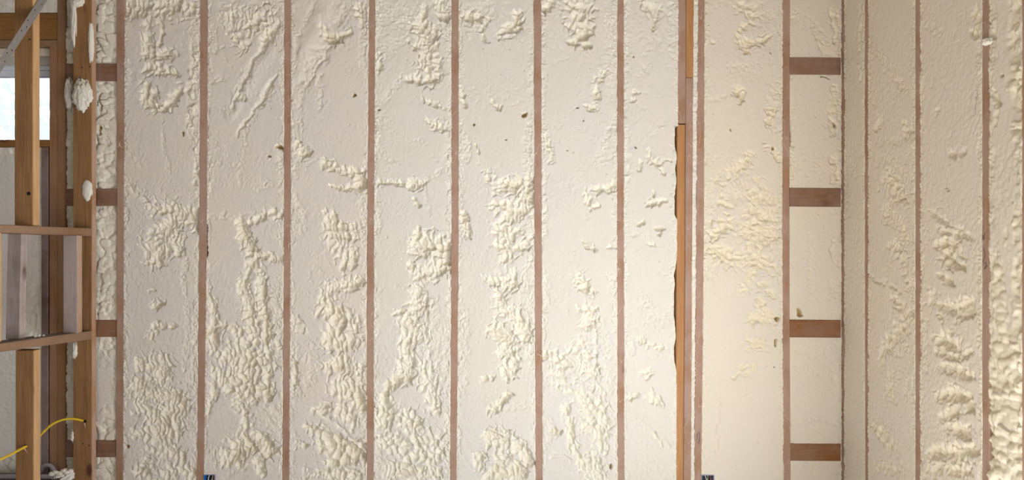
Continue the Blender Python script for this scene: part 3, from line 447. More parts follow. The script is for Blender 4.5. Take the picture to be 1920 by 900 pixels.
def stroke_fields(PX, PY, strokes, wx, wy):
    fld = {k: np.full(PX.shape, -1.0) for k in 'sfglbp'}
    rows = PY[:, 0]
    for kind, stg, pts in strokes:
        if len(pts) == 1: pts = [pts[0], pts[0]]
        tgt = fld[kind]
        for (x0, y0, r0), (x1, y1, r1) in zip(pts[:-1], pts[1:]):
            rm = max(r0, r1) * 2.2 + 14
            a = np.searchsorted(rows, min(y0, y1) - rm); b = np.searchsorted(rows, max(y0, y1) + rm)
            if b <= a: continue
            sx = PX[a:b] + wx[a:b] - x0; sy = PY[a:b] + wy[a:b] - y0
            dx, dy = x1 - x0, y1 - y0; q = dx * dx + dy * dy
            t = np.clip((sx * dx + sy * dy) / q, 0, 1) if q > 0 else np.zeros_like(sx)
            r = r0 + (r1 - r0) * t
            m = (1 - np.hypot(sx - t * dx, sy - t * dy) / r)
            m = np.where(m > 0, m * stg, m)
            tgt[a:b] = np.maximum(tgt[a:b], np.maximum(m, -1))
    return fld

PXM = D0 / F                      # metres per photo pixel on the back wall
def foam_height(PX, PY, U, V, strokes, edge, seed, gain=1.0, base=0.0):
    """relief in metres (positive = towards the room), skin mask, depth mask.  U, V: surface coordinates in back-wall pixels"""
    wx = fbm(U, V, 30, seed, 2) * 13; wy = fbm(U, V, 30, seed + 40, 2) * 13
    sx = 0.55 * wx + 5.0 * fbm(U, V, 9, seed + 3, 2); sy = 0.55 * wy + 5.0 * fbm(U, V, 9, seed + 4, 2)
    f = stroke_fields(PX, PY, strokes, sx, sy)
    # warped copies give ragged outlines
    rag = fbm(U, V, 13, seed + 7, 4, 0.65) * 0.6
    aB, bB, _, _, _ = worley(U + 0.6 * wx + sx * 0.5, V + 0.6 * wy + sy * 0.5, 15.0, 16.0, seed + 13)
    s = f['s'] + fbm(U, V, 24, seed + 8, 2) * 0.45 + (0.9 - 0.65 * sstep(0.05, 0.5, f['s'])) * (np.exp(-((bB - aB) / 0.24)) - 0.40); fi = np.maximum(f['f'], np.minimum(f['s'] + 0.10, 0.35)) + rag * 0.9; lu = f['l'] + rag * 0.7
    # torn scallops: smooth bowls with sharp ridges between them, a little tilted like scales
    qx = wx + 3.5 * fbm(U, V, 12, seed + 16, 2); qy = wy + 3.5 * fbm(U, V, 12, seed + 17, 2)
    a1, b1, _, _, rid = worley(U + qx, V + qy, 12.0, 13.5, seed + 11)
    a8, b8, _, _, rid8 = worley(U + qx, V + 0.7 * qy, 9.0, 19.0, seed + 12)
    pick = sstep(-0.06, 0.06, fbm(U, V, 70, seed + 15, 2))
    a2, b2, _, _, rid2 = worley(U + qx, V + qy, 6.0, 7.0, seed + 21)
    pick2 = sstep(0.12, 0.22, fbm(U, V, 50, seed + 14, 2))
    bw = lambda a, b, r, k: np.minimum((a / 0.55) ** 2, 1.7) - 0.55 + 0.45 * np.exp(-((b - a) / 0.12)) + k * (r - 0.5)
    scal = (bw(a1, b1, rid, 0.5) * 0.0072 * (1 - pick) + bw(a8, b8, rid8, 0.4) * 0.0060 * pick) * (1 - 0.8 * pick2) + bw(a2, b2, rid2, 0.4) * (0.0003 + 0.0030 * pick2)
    big = fbm(U, V, 42, seed + 31, 2)
    Ns = 0.0050 - 0.0125 * sstep(-0.50, 0.45, s) - 0.0080 * sstep(0.4, 1.1, s) + scal * sstep(-0.8, -0.2, s) + 0.016 * big * sstep(-0.4, 0.6, s)
    Ns = 0.0052 * (1 - gain) + Ns * gain
    # fine crumbs and fine pitted skin
    a3, b3, ox3, oy3, rid3 = worley(U + sx * 1.2, V + sy * 1.2, 5.2, 6.0, seed + 51)
    crumb = (np.minimum((a3 / 0.6) ** 2, 1.4) - 0.7) * 0.55 + (rid3 - 0.5) * 0.35 + 0.5 * np.exp(-((b3 - a3) / 0.2)) * (0.3 + vn(U, V, 7, seed + 56)) + fbm(U, V, 11, seed + 55, 4, 0.6) * 1.1
    hf = sstep(-0.2, 0.5, fi) * (-0.0018 + 0.0036 * crumb) * (0.55 + 0.45 * gain)
    # lumps: puffy risen foam
    a4, b4, ox4, oy4, rid4 = worley(U + wx * 0.8, V + wy * 0.8, 15.0, 12.0, seed + 61)
    puff = np.sqrt(np.clip(1 - (a4 / 0.85) ** 2, 0, 1)) * (0.6 + 0.7 * rid4)
    a5, _, _, _, rid5 = worley(U + wx * 0.5, V + wy * 0.5, 6.5, 5.5, seed + 71)
    puff2 = np.sqrt(np.clip(1 - (a5 / 0.85) ** 2, 0, 1)) * (0.5 + 0.5 * rid5)
    wl = sstep(-0.1, 0.5, lu)
    hl = wl * (-0.018 + 0.017 * puff + 0.005 * puff2 + 0.010 * big)
    # grooves and swellings
    hg = -0.012 * np.clip(f['g'] + rag * 0.9 + 0.05, 0, 1) ** 1.2
    hb = 0.006 * sstep(0.0, 1.0, f['b'] + rag * 0.25)
    hp = -0.028 * sstep(0.1, 0.6, f['p'] + rag * 0.8)
    # sawn surface
    flat = 0.0016 * fbm(U, V, 75, seed + 81, 2) + 0.0005 * vn(U * 0.9 + V * 0.45, V * 0.35 - U * 0.4, 9, seed + 82) + (0.0011 + 0.0012 * sstep(-0.15, 0.25, fbm(U, V, 50, seed + 86, 2))) * (0.6 * vn(U, V, 2.9, seed + 83) + 0.7 * vn((U + 0.5 * V) / 1.0, (V - 0.5 * U) / 2.2, 3.0, seed + 87)) + 0.0006 * vn(U, V, 7, seed + 84) * sstep(-0.1, 0.3, fbm(U, V, 45, seed + 85, 2))
    a6, _, _, _, rid6 = worley(U, V, 21, 21, seed + 91)
    pit = (rid6 > 0.80) * sstep(0.30 * (rid6 - 0.72) + 0.03, 0.0, a6 + 0.08 * vn(U, V, 2.5, seed + 92)) * -0.0040
    patchy = sstep(0.0, 0.40, fbm(U, V, 60, seed + 95, 3))
    tear = patchy * sstep(0.15, 0.5, fbm(U, V, 7, seed + 96, 3, 0.7)) * -0.0022
    # ragged edges beside the studs
    ew = 9.0 + 12.0 * fbm(V * 0 + 3.3, V, 34, seed + 101, 3) + 6.0 * fbm(U, V, 8, seed + 103, 2)
    em = sstep(1.0, 0.55, edge / np.maximum(ew, 2.2))
    a9, b9, _, _, rid9 = worley(U + 0.3 * sx, V + 0.3 * sy, 3.7, 4.0, seed + 109)
    grain = np.clip(1 - (a9 / 0.60) ** 2, 0, 1) * (0.3 + 0.7 * rid9)
    he = em * (-0.0042 * (0.6 + 1.2 * vn(U, V, 16, seed + 110)) + 0.0060 * grain + 0.0050 * fbm(U, V, 10, seed + 107, 3))
    trim = flat + pit + tear + hb
    Ns = np.where(s > -0.8, Ns, 1.0)
    torn = np.minimum(0, Ns - 0.0)
    h = trim + torn + hf + hg + hl + hp + he
    h = np.minimum(h, 0.0045 + 0.012 * wl + hb)
    rough = np.clip(sstep(0.0003, 0.0035, -torn) + 0.8 * wl + 0.55 * sstep(0.1, 0.9, f['g']) + 0.35 * sstep(0.1, 0.8, fi) + 0.4 * em, 0, 1)
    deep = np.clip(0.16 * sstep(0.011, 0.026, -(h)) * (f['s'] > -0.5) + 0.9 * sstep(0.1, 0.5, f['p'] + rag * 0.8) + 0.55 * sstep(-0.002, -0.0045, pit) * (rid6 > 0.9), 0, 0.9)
    if base < -0.004: h = np.minimum(h, -base - 0.006)
    return h + base, rough, deep

def grid_mesh(name, Pm, rough, deep, mat, parent):
    ny, nx, _ = Pm.shape
    me = bpy.data.meshes.new(name)
    n = ny * nx
    idx = np.arange(n).reshape(ny, nx)
    q = np.stack([idx[:-1, :-1], idx[1:, :-1], idx[1:, 1:], idx[:-1, 1:]], -1).reshape(-1, 4)
    me.vertices.add(n); me.vertices.foreach_set('co', Pm.reshape(-1).astype(np.float32))
    me.loops.add(q.size); me.loops.foreach_set('vertex_index', q.reshape(-1).astype(np.int32))
    me.polygons.add(len(q)); me.polygons.foreach_set('loop_start', (np.arange(len(q)) * 4).astype(np.int32))
    me.polygons.foreach_set('use_smooth', np.ones(len(q), dtype=bool))
    me.update(calc_edges=True)
    ca = me.color_attributes.new('foam', 'FLOAT_COLOR', 'POINT')
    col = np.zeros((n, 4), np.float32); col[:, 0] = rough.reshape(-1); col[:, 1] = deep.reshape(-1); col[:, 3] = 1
    ca.data.foreach_set('color', col.reshape(-1))
    me.materials.append(mat)
    return link(bpy.data.objects.new(name, me), parent)

STEP = 1.28
def back_bay(key, L, R, seed, y0=-24, y1=924, step=STEP, base=0.0012, mat=None, gain=1.0, gap=None, over=0.6, hole=None, dplane=D0):
    rows = np.arange(y0, y1 + step, step)
    if y0 == -24 and y1 == 924: rows = np.concatenate([np.arange(-110, y0 - 2, 5.0), rows, np.arange(rows[-1] + 5, 1046, 5.0)])   # coarser above and below the frame
    l = lerp3(L, np.clip(rows, -30, 930)) if len(L) == 3 else np.full(rows.shape, L[0])
    r = lerp3(R, np.clip(rows, -30, 930)) if len(R) == 3 else np.full(rows.shape, R[0])
    l = l - over + 1.1 * fbm(rows * 0 + 1.7, rows, 7, seed + 201, 3)
    r = r + over + 1.1 * fbm(rows * 0 + 9.1, rows, 7, seed + 203, 3)
    if gap is not None: r = r - gap(rows)
    nx = max(6, int(np.mean(r - l) / step))
    t = np.concatenate([[0.0], np.linspace(0, 1, nx), [1.0]])
    PX = l[:, None] + t[None] * (r - l)[:, None]; PY = np.repeat(rows[:, None], len(t), 1)
    edge = np.minimum(PX - l[:, None], r[:, None] - PX)
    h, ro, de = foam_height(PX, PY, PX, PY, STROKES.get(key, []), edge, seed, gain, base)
    h[:, 0] = -0.06; h[:, -1] = -0.06
    h[:, 1] = np.minimum(h[:, 1], 0.0006) ; h[:, -2] = np.minimum(h[:, -2], 0.0006)
    if hole:
        hm = (PX > hole[0] + 0.6) & (PX < hole[1] - 0.6) & (PY > hole[2] + 0.8) & (PY < hole[2] + 36); h = np.where(hm, -0.075, h)
    Pm = np.stack([(PX - 960) * PXM, dplane - h, ZC + (450 - PY) * PXM], -1)
    return grid_mesh('foam_fill', Pm, ro, de, mat or M_foam, wall_back)

Ls = [edges(s) for s in STUDS]
back_bay('ladder', (120.0, 120.0, 120.0), Ls[0][0], 900, base=-0.010, step=1.4)
for b in range(1, 8):
    gp = None
    if b == 7:
        def gp(rows):
            q = np.clip(fbm(rows * 0 + 4.4, rows, 48, 77, 2) * 13 + 0.8, 0, 5)
            return np.where((rows > 236) & (rows < 720), q + 0.8, 0)
    back_bay(b, Ls[b - 1][1], Ls[b][0], 1000 + 37 * b, mat=M_foam_cool if b <= 3 else M_foam, gain=1.12, gap=gp, hole=(382.5, 404, 889.5) if b == 2 else None)
back_bay('strip', Ls[8][1], Ls[9][0], 1500, step=1.5)
back_bay(8, Ls[9][1], Ls[10][0], 1600, mat=M_foam_warm, gain=0.85, hole=(1315, 1339, 890))
back_bay('corner', Ls[10][1], (1579.0, 1579.0, 1579.0), 1700, base=-0.006, mat=M_foam_warm)
back_bay('under', (-70.0, -70.0, -70.0), (78.0, 78.0, 78.0), 1800, y0=276, y1=905, step=2.0, base=-0.008)
back_bay('above', (-70.0, -70.0, -70.0), (106.0, 106.0, 106.0), 1850, y0=-24, y1=23, step=2.0, base=0.002)

def right_bay(key, pl, pr, seed, base=0.0012, step=1.35, gain=1.0, over=0.0015):
    """pl, pr: photo columns of the bay's far and near edge on the right wall"""
    ya, yb = dpx(pl), dpx(pr)                      # far, near distance
    rows_z = np.arange(ZC + 474 * PXM, ZC - 474 * PXM, -step * PXM)   # metric rows
    rows_z = np.concatenate([np.arange(2.99, rows_z[0] + 0.005, -0.013), rows_z, np.arange(rows_z[-1] - 0.013, 0.01, -0.013)])
    v = (ZC - rows_z) / PXM + 450
    far = ya + over + 0.004 * fbm(v * 0 + 2.7, v, 9, seed + 201, 3)
    near = yb - over + 0.004 * fbm(v * 0 + 5.1, v, 9, seed + 203, 3)
    nx = max(6, int((ya - yb) / PXM / step))
    t = np.concatenate([[0.0], np.linspace(0, 1, nx), [1.0]])
    Y = far[:, None] + t[None] * (near - far)[:, None]
    Z = np.repeat(rows_z[:, None], len(t), 1)
    PX = 960 + F * W / Y; PY = 450 - (Z - ZC) * F / Y
    U = (D0 - Y) / PXM + 1580; V = np.repeat(v[:, None], len(t), 1)
    edge = np.minimum(far[:, None] - Y, Y - near[:, None]) / PXM
    # strokes are looked up in photo columns; rows are monotone along every column but not shared, so use full arrays
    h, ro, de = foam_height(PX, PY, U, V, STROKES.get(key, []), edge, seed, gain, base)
    h[:, 0] = -0.06; h[:, -1] = -0.06
    h[:, 1] = np.minimum(h[:, 1], 0.0006); h[:, -2] = np.minimum(h[:, -2], 0.0006)
    Pm = np.stack([W - h, Y, Z], -1)
    return grid_mesh('foam_fill', Pm[:, ::1], ro, de, M_foam_warm, wall_right)
_sf = stroke_fields
def stroke_fields(PX, PY, strokes, wx, wy):
    if np.ptp(PY[0]) < 1e-6: return _sf(PX, PY, strokes, wx, wy)
    fld = {k: np.full(PX.shape, -1.0) for k in 'sfglbp'}
    lo, hi = PY.min(1), PY.max(1)
    for kind, stg, pts in strokes:
        if len(pts) == 1: pts = [pts[0], pts[0]]
        for (x0, y0, r0), (x1, y1, r1) in zip(pts[:-1], pts[1:]):
            rm = max(r0, r1) * 2.2 + 14
            ok = np.nonzero((hi > min(y0, y1) - rm) & (lo < max(y0, y1) + rm))[0]
            if not len(ok): continue
            a, b = ok[0], ok[-1] + 1
            sx = PX[a:b] + wx[a:b] - x0; sy = PY[a:b] + wy[a:b] - y0; dx, dy = x1 - x0, y1 - y0; q = dx * dx + dy * dy
            t = np.clip((sx * dx + sy * dy) / q, 0, 1) if q > 0 else np.zeros_like(sx)
            m = 1 - np.hypot(sx - t * dx, sy - t * dy) / (r0 + (r1 - r0) * t)
            m = np.where(m > 0, m * stg, m)
            fld[kind][a:b] = np.maximum(fld[kind][a:b], np.maximum(m, -1))
    return fld
right_bay('r1', 1583.0, 1621.5, 2100)
right_bay('r2', 1627.8, 1716, 2200, gain=0.85)
right_bay('r3', 1725.6, 1841.5, 2300)
right_bay('r4', 1854.8, 1916, 2400, step=1.6)

# ------------------------------------------------------------------ blocking between the studs
def block(px0, px1, py0, py1, mat, face, parent=wall_back, tilt=0.0, name='blocking'):
    x0, x1 = xat(px0, D0), xat(px1, D0); z0, z1 = zat(py1, D0), zat(py0, D0)
    return board(name, [[(x0, face, z0 + tilt), (x0, face + 0.038, z0 + tilt), (x0, face + 0.038, z1 + tilt), (x0, face, z1 + tilt)],
                        [(x1, face, z0), (x1, face + 0.038, z0), (x1, face + 0.038, z1), (x1, face, z1)]], mat, parent)
for y0, y1, m in ((119, 151, M_block), (354, 386, M_block), (600, 632, M_block_bare), (826, 858, M_block)):
    block(122, 219.5, y0, y1, m, D0 + 0.004)
for y0, y1, m in ((108, 140, M_block), (353, 388, M_block), (600.5, 633.5, M_block_bare), (833, 865, M_block_bare)):
    block(1481, 1577, y0, y1, m, D0 + 0.002, tilt=0.002)

# ------------------------------------------------------------------ window and its framing in the back wall
def post(px0, px1, py0, py1, face, depth, mat, name='wall_stud', parent=wall_back, label=None):
    o = box(name, xat(px0, D0), xat(px1, D0), face, face + depth, max(0, zat(py1, D0)), min(3.0, zat(py0, D0)), mat, parent)
    if label: tag(o, label)
    return o
post(107.5, 122, YTOP, 1000, D0, 0.139, M_tan, 'wall_stud', label='king stud right of the window')
post(92.5, 106.8, 85, 1000, D0, 0.139, M_tan, 'wall_stud', label='jack stud under the window header')
post(77, 90, 276, 1000, D0 + 0.001, 0.137, M_purple, 'cripple_stud')
box('window_header', -4.2, xat(106.8, D0), D0 + 0.004, D0 + 0.042, zat(74, D0), zat(24, D0), M_header, wall_back)
box('header_plate', -4.2, xat(106.8, D0), D0, D0 + 0.139, zat(87, D0), zat(75, D0), M_rail, wall_back)
box('sill_plate', -4.2, xat(92, D0), D0 + 0.0, D0 + 0.139, zat(275, D0), zat(262, D0), M_header, wall_back)
for k in range(2):
    x = -3.45 - 0.42 * k; box('wall_stud', x - 0.038, x, D0, D0 + 0.139, 0, 3.0, M_tan, wall_back)

win = empty('window_1', (-2.8, YS, zat(262, D0))); tag(win, kind='structure')
yw = D0 + 0.075
xr = xat(93.5, D0)
def wbox(name, px0, px1, py0, py1, ya, yb, mat): 
    o = box(name, px0, px1, ya, yb, zat(py1, D0), zat(py0, D0), mat, None, 0.002); keep(o, win); return o
wbox('head_trim', -3.3, xr, 87.5, 101, yw - 0.05, yw + 0.06, M_cream)
wbox('head_flashing', -3.3, xr, 101, 116, yw - 0.015, yw + 0.06, M_beige)
wbox('window_frame', -3.3, xr, 116, 124, yw, yw + 0.06, M_vinyl)
wbox('sash_rail', -3.3, xr, 124, 135.5, yw + 0.014, yw + 0.05, M_vinyl)
wbox('glazing_bead', -3.3, xr, 135.5, 137, yw + 0.02, yw + 0.04, M_steel)
gt = NT('window_glass'); tr = gt.new('ShaderNodeBsdfTransparent'); gl = gt.new('ShaderNodeBsdfGlossy'); gl.inputs['Roughness'].default_value = 0.03
mx = gt.new('ShaderNodeMixShader'); mx.inputs[0].default_value = 0.05; gt.l(tr.outputs[0], mx.inputs[1]); gt.l(gl.outputs[0], mx.inputs[2]); gt.l(mx.outputs[0], gt.out.inputs['Surface'])
wbox('pane', -3.3, xr, 137, 264, yw + 0.03, yw + 0.034, gt.m)
# wrinkled sheet of clear plastic taped over the outside
pt = NT('plastic_sheet'); tr = pt.new('ShaderNodeBsdfTransparent'); tr.inputs['Color'].default_value = (0.90, 0.94, 1.0, 1)
tl = pt.new('ShaderNodeBsdfTranslucent'); tl.inputs['Color'].default_value = (0.80, 0.85, 0.98, 1)
gl = pt.new('ShaderNodeBsdfGlossy'); gl.inputs['Roughness'].default_value = 0.2
m1 = pt.new('ShaderNodeMixShader'); lw = pt.new('ShaderNodeLayerWeight'); lw.inputs['Blend'].default_value = 0.35
pt.l(pt.ramp(lw.outputs['Facing'], [(0.0, (0.35,) * 3), (0.8, (0.8,) * 3)]), m1.inputs[0])
pt.l(tr.outputs[0], m1.inputs[1]); pt.l(tl.outputs[0], m1.inputs[2]); pt.l(m1.outputs[0], pt.out.inputs['Surface'])
nx, ny = 130, 90
gx = np.linspace(-3.2, xr, nx)[None].repeat(ny, 0); gz = np.linspace(zat(263, D0), zat(138, D0), ny)[:, None].repeat(nx, 1)
uu, vv = gx * 387, gz * 387
ru = uu + vv * 0.6 + 30 * fbm(uu, vv, 60, 5, 2); rv = vv * 0.8 - uu * 0.5
hh = 0.035 * (1 - 2 * np.abs(fbm(ru, rv, 55, 8, 3))) * sstep(200, 60, vv - vv.min()) + 0.02 * (1 - 2 * np.abs(fbm(rv, ru, 80, 18, 2)))
sheet = grid_mesh('plastic_sheet', np.stack([gx, yw + 0.075 + hh, gz], -1), hh * 0, hh * 0, pt.m, None); keep(sheet, win)
tag(sheet, 'wrinkled translucent plastic over the outside of the window')

# ------------------------------------------------------------------ open partition on the left
def lw(px, y): return (px - 960) / F * y
def pstud(name, x0, x1, y0, z0, z1, mat, th=0.038, dx=0.0, label=None):
    o = board(name, [[(x0, y0, z0), (x1, y0, z0), (x1, y0 + th, z0), (x0, y0 + th, z0)],
                     [(x0 + dx, y0, z1), (x1 + dx, y0, z1), (x1 + dx, y0 + th, z1), (x0 + dx, y0 + th, z1)]], mat, None, 0.0025)
    keep(o, wall_left)
    if label: tag(o, label)
    return o
def multi_axis(mat_side, mat_edge, o):
    """gives the narrow edge facing the room a paler wood: side light put into the colour"""
    me = o.data; me.materials.append(mat_edge)
    for p in me.polygons:
        if p.normal.x > 0.9: p.material_index = 1
    return o
M_edge = wood_mat('lit_stud_edge', (0.56, 0.33, 0.15), (0.72, 0.48, 0.26), 'Z', film_amt=0.0, wisps=False)  # same wood painted paler, as if lit from the right
M_edge2 = wood_mat('filmed_lit_stud_edge', (0.42, 0.23, 0.11), (0.56, 0.33, 0.19), 'Z', film=(0.55, 0.40, 0.33), film_amt=0.6)  # foam film over wood painted paler to stand for side light
zh_top, zh_bot = ZC + 0.058, ZC + 0.022
zs_top = ZC - 0.425
Y1, Y2 = 2.986, 3.405
end_stud = multi_axis(None, M_edge2, pstud('partition_stud', XP - 0.089, XP, Y2, 0.04, 2.92, M_brown, label='end stud of the partition with foam lumps on it'))
up = multi_axis(None, M_edge, pstud('cripple_stud', XP - 0.077, XP, Y1, ZC + 0.060, 2.92, M_brown, 0.046))
lo = multi_axis(None, M_edge, pstud('cripple_stud', XP - 0.073, XP + 0.003, Y1, 0.04, ZC - 0.462, M_brown, 0.046))
jack = multi_axis(None, M_edge2, pstud('trimmer_stud', lw(118, 3.27), lw(145, 3.27), 3.27, ZC - 0.428, ZC + 0.021, M_grey, label='grey dusty trimmer inside the framed opening'))
jack2 = multi_axis(None, M_edge, pstud('trimmer_stud', XP - 0.089, XP, 2.767, ZC - 0.40, ZC + 0.03, M_tan))
lean = pstud('trimmer_stud', lw(10, 2.97), lw(36, 2.97), 2.97, ZC - 0.414, ZC + 0.026, M_grey, 0.038, 0.010, label='grey leaning board inside the framed opening')
def rail(name, za, zb, zc, zd, mat):
    """runs along the partition from near the camera (top za, bottom zb) to the end stud (top zc, bottom zd)"""
    x0, x1 = XP - 0.089, XP + 0.002
    yn, yf = 2.20, Y2 - 0.001
    k = (yf - yn) / (yf - 2.795)
    za = zc + (za - zc) * k; zb = zd + (zb - zd) * k
    o = board(name, [[(x0, yn, ZC + zb), (x1, yn, ZC + zb), (x1, yn, ZC + za), (x0, yn, ZC + za)],
                     [(x0, yf, ZC + zd), (x1, yf, ZC + zd), (x1, yf, ZC + zc), (x0, yf, ZC + zc)]], mat, None, 0.0025)
    keep(o, wall_left); return o
M_dust = plain('dusty_top', (0.16, 0.14, 0.135), 0.9, 0, 90, 0.5)
rail('opening_header', 0.0606, 0.0285, 0.056, 0.018, M_rail)
sill = rail('opening_sill', -0.4055, -0.4395, -0.433, -0.474, M_rail)
sill.data.materials.append(M_dust)
for p_ in sill.data.polygons:
    if p_.normal.z > 0.9: p_.material_index = 1
for nm, z0, z1 in (('bottom_plate', 0.0, 0.04), ('top_plate', 2.92, 3.0)):
    o = box(nm, XP - 0.089, XP, 0.9, Y2 + 0.038, z0, z1, M_rail, None); keep(o, wall_left)
for y in (2.16, 1.75, 1.34):
    multi_axis(None, M_edge, pstud('partition_stud', XP - 0.089, XP, y, 0.04, 2.92, M_brown))

# foam stuck to the partition
def blob(name, loc, size, seed, mat, amp=0.25, sub=4, parent=None, label=None, freq=3.0):
    bm = bmesh.new(); bmesh.ops.create_icosphere(bm, subdivisions=sub, radius=1.0)
    for v in bm.verts:
        p = v.co.copy(); q = p * freq + Vector((seed * 3.1, seed, 0))
        n = mnoise.fractal(q, 0.8, 2.1, 4) * amp + abs(mnoise.noise(q * 2.2)) * amp * 0.9
        v.co = p * (1 + n); v.co = Vector((v.co.x * size[0], v.co.y * size[1], v.co.z * size[2])) + Vector(loc)
    o = bm_obj(name, bm, mat, None, True)
    if parent:
        o.parent = parent
        if parent.parent and parent.parent.type == 'EMPTY': pass
        o.matrix_parent_inverse = parent.matrix_world.inverted()
    if label: tag(o, label)
    return o
bpy.context.view_layer.update()
p = P(155, 178, Y2 - 0.004); blob('foam_lump', p, (0.042, 0.022, 0.070), 1, M_foam_white, 0.22, 5, end_stud, 'big ruffled white foam lump')
p = P(164, 357, Y2 + 0.002); blob('foam_lump', p, (0.023, 0.010, 0.050), 2, M_foam_white, 0.16, 4, end_stud)
p = P(141, 30, Y2 + 0.01); blob('foam_drip', p, (0.014, 0.02, 0.16), 3, M_foam_white, 0.35, 4, end_stud)
p = P(146, 2, Y2 + 0.0); blob('foam_lump', p, (0.030, 0.018, 0.028), 4, M_foam_white, 0.3, 4, end_stud)
p = P(171, 80, Y2 + 0.005); blob('foam_smear', p, (0.012, 0.012, 0.10), 5, M_foam_white, 0.2, 4, end_stud)
p = P(142, 656, Y2 + 0.004); blob('foam_drip', p, (0.011, 0.016, 0.040), 6, M_foam_white, 0.35, 4, end_stud)
p = P(138, 817, Y2 + 0.01); blob('foam_drip', p, (0.008, 0.014, 0.030), 7, M_foam_white, 0.3, 4, end_stud)
p = P(131, 175, Y2 + 0.03); blob('foam_lump', p, (0.020, 0.02, 0.07), 8, M_foam, 0.3, 4, end_stud)
# dark nail holes and knots drilled in the partition faces
def disc(px, py, y, r, mat, parent, name, axis='y', x=None):
    bm = bmesh.new(); bmesh.ops.create_cone(bm, cap_ends=True, segments=10, radius1=r, radius2=r, depth=0.003)
    if axis == 'y':
        bmesh.ops.rotate(bm, verts=bm.verts, matrix=__import__('mathutils').Matrix.Rotation(math.pi / 2, 3, 'X')); c = P(px, py, y)
    else:
        bmesh.ops.rotate(bm, verts=bm.verts, matrix=__import__('mathutils').Matrix.Rotation(math.pi / 2, 3, 'Y'))
        yy = x * F / (px - 960); c = Vector((x, yy, zat(py, yy)))
    bmesh.ops.translate(bm, verts=bm.verts, vec=c)
    o = bm_obj(name, bm, mat, None); o.parent = parent; o.matrix_parent_inverse = parent.matrix_world.inverted(); return o
for x, y in ((154, 127), (169, 125), (156, 832), (167, 835)): disc(x, y, Y2, 0.0032, M_dark, end_stud, 'nail_hole')
disc(48.5, 836, Y1, 0.0065, M_dark, lo, 'drilled_hole'); disc(159.5, 790, Y2, 0.0075, M_dark, end_stud, 'drilled_hole')
disc(54, 363, Y1, 0.008, M_dark, up, 'knot'); disc(56, 74, Y1, 0.0035, M_dark, up, 'nail_hole')
def splinter(a, b, wd, parent):
    a, b = Vector(a), Vector(b); s = Vector((wd, 0, 0)); t = Vector((0, -0.002, 0))
    o = mesh_obj('splinter', [a - s, a + s, b, a + t], [(0, 1, 2), (0, 3, 1), (1, 3, 2), (0, 2, 3)], M_splinter)
    o.parent = parent; o.matrix_parent_inverse = parent.matrix_world.inverted()
splinter(P(45.5, 841, Y1 - 0.002), P(52, 850, Y1 - 0.006), 0.005, lo)
splinter(P(158, 793, Y2 - 0.002), P(160.5, 804, Y2 - 0.006), 0.004, end_stud)

# ------------------------------------------------------------------ metal brace strap
def onpart(px, py, x):
    y = x * F / (px - 960); return Vector((x, y, zat(py, y)))
xs = XP + 0.0035
a0, a1 = onpart(71.5, 0, xs), onpart(89.5, 0, xs); b0, b1 = onpart(0, 112, xs), onpart(0, 137, xs)
def extend(p, q, k): return p + (q - p) * k
t0, t1, u0, u1 = extend(b0, a0, 1.9), extend(b1, a1, 1.9), extend(a0, b0, 1.6), extend(a1, b1, 1.6)
tkn = Vector((-0.0014, 0, 0))
strap = board('metal_strap', [[u0, u1, u1 + tkn, u0 + tkn], [t0, t1, t1 + tkn, t0 + tkn]], M_steel, None, 0)
tag(strap, 'grey punched metal brace strap nailed diagonally across the partition studs', 'strap')
bpy.context.view_layer.update()
for k, (f, g) in enumerate([(0.02, .3), (0.1, .68), (0.16, .3), (0.25, .65), (0.33, .3), (0.42, .68), (.5, .3), (.58, .62), (.66, .3), (.75, .65), (.83, .35), (.93, .65), (1.08, .3), (1.2, .6)]):
    c = extend(extend(b0, a0, f), extend(b1, a1, f), g)
    bm = bmesh.new(); bmesh.ops.create_cone(bm, cap_ends=True, segments=8, radius1=0.0028, radius2=0.0028, depth=0.001)
    bmesh.ops.rotate(bm, verts=bm.verts, matrix=__import__('mathutils').Matrix.Rotation(math.pi / 2, 3, 'Y'))
    bmesh.ops.translate(bm, verts=bm.verts, vec=c + Vector((0.0003, 0, 0)))
    bm_obj('nail_head' if k in (0, 4, 5, 9) else 'punched_hole', bm, M_nail if k in (0, 4, 5, 9) else M_dark, strap)

# ------------------------------------------------------------------ yellow cable, boxes, debris
def tube(name, pts, r, mat, parent=None, res=8, samples=8):
    cu = bpy.data.curves.new(name, 'CURVE'); cu.dimensions = '3D'; cu.bevel_depth = r; cu.bevel_resolution = 2; cu.resolution_u = samples
    sp = cu.splines.new('NURBS'); sp.points.add(len(pts) - 1); sp.use_endpoint_u = True; sp.order_u = 3; cu.use_fill_caps = True
    for q, p in zip(sp.points, pts): q.co = (*p, 1)
    o = bpy.data.objects.new(name + '_curve', cu); C.collection.objects.link(o)
    dg = bpy.context.evaluated_depsgraph_get(); me = bpy.data.meshes.new_from_object(o.evaluated_get(dg))
    bpy.data.objects.remove(o); bpy.data.curves.remove(cu); me.name = name
    me.materials.clear(); me.materials.append(mat)
    me.polygons.foreach_set('use_smooth', np.ones(len(me.polygons), dtype=bool))
    return link(bpy.data.objects.new(name, me), parent)
cable = tube('yellow_cable', [P(-40, 876, 2.78), P(-10, 866, 2.85), P(15, 855, 2.90), P(35, 844, 2.95), P(49, 837, 2.985), P(58, 831, 3.01), P(70, 822, 3.06), P(84, 807, 3.14), P(100, 793, 3.22), P(122, 785, 3.31), P(142, 785.5, 3.37), P(152, 788, 3.395), P(160, 790, 3.42)], 0.0055, M_yellow)
tag(cable, 'yellow electrical cable looping between drilled holes in the partition studs', 'cable')

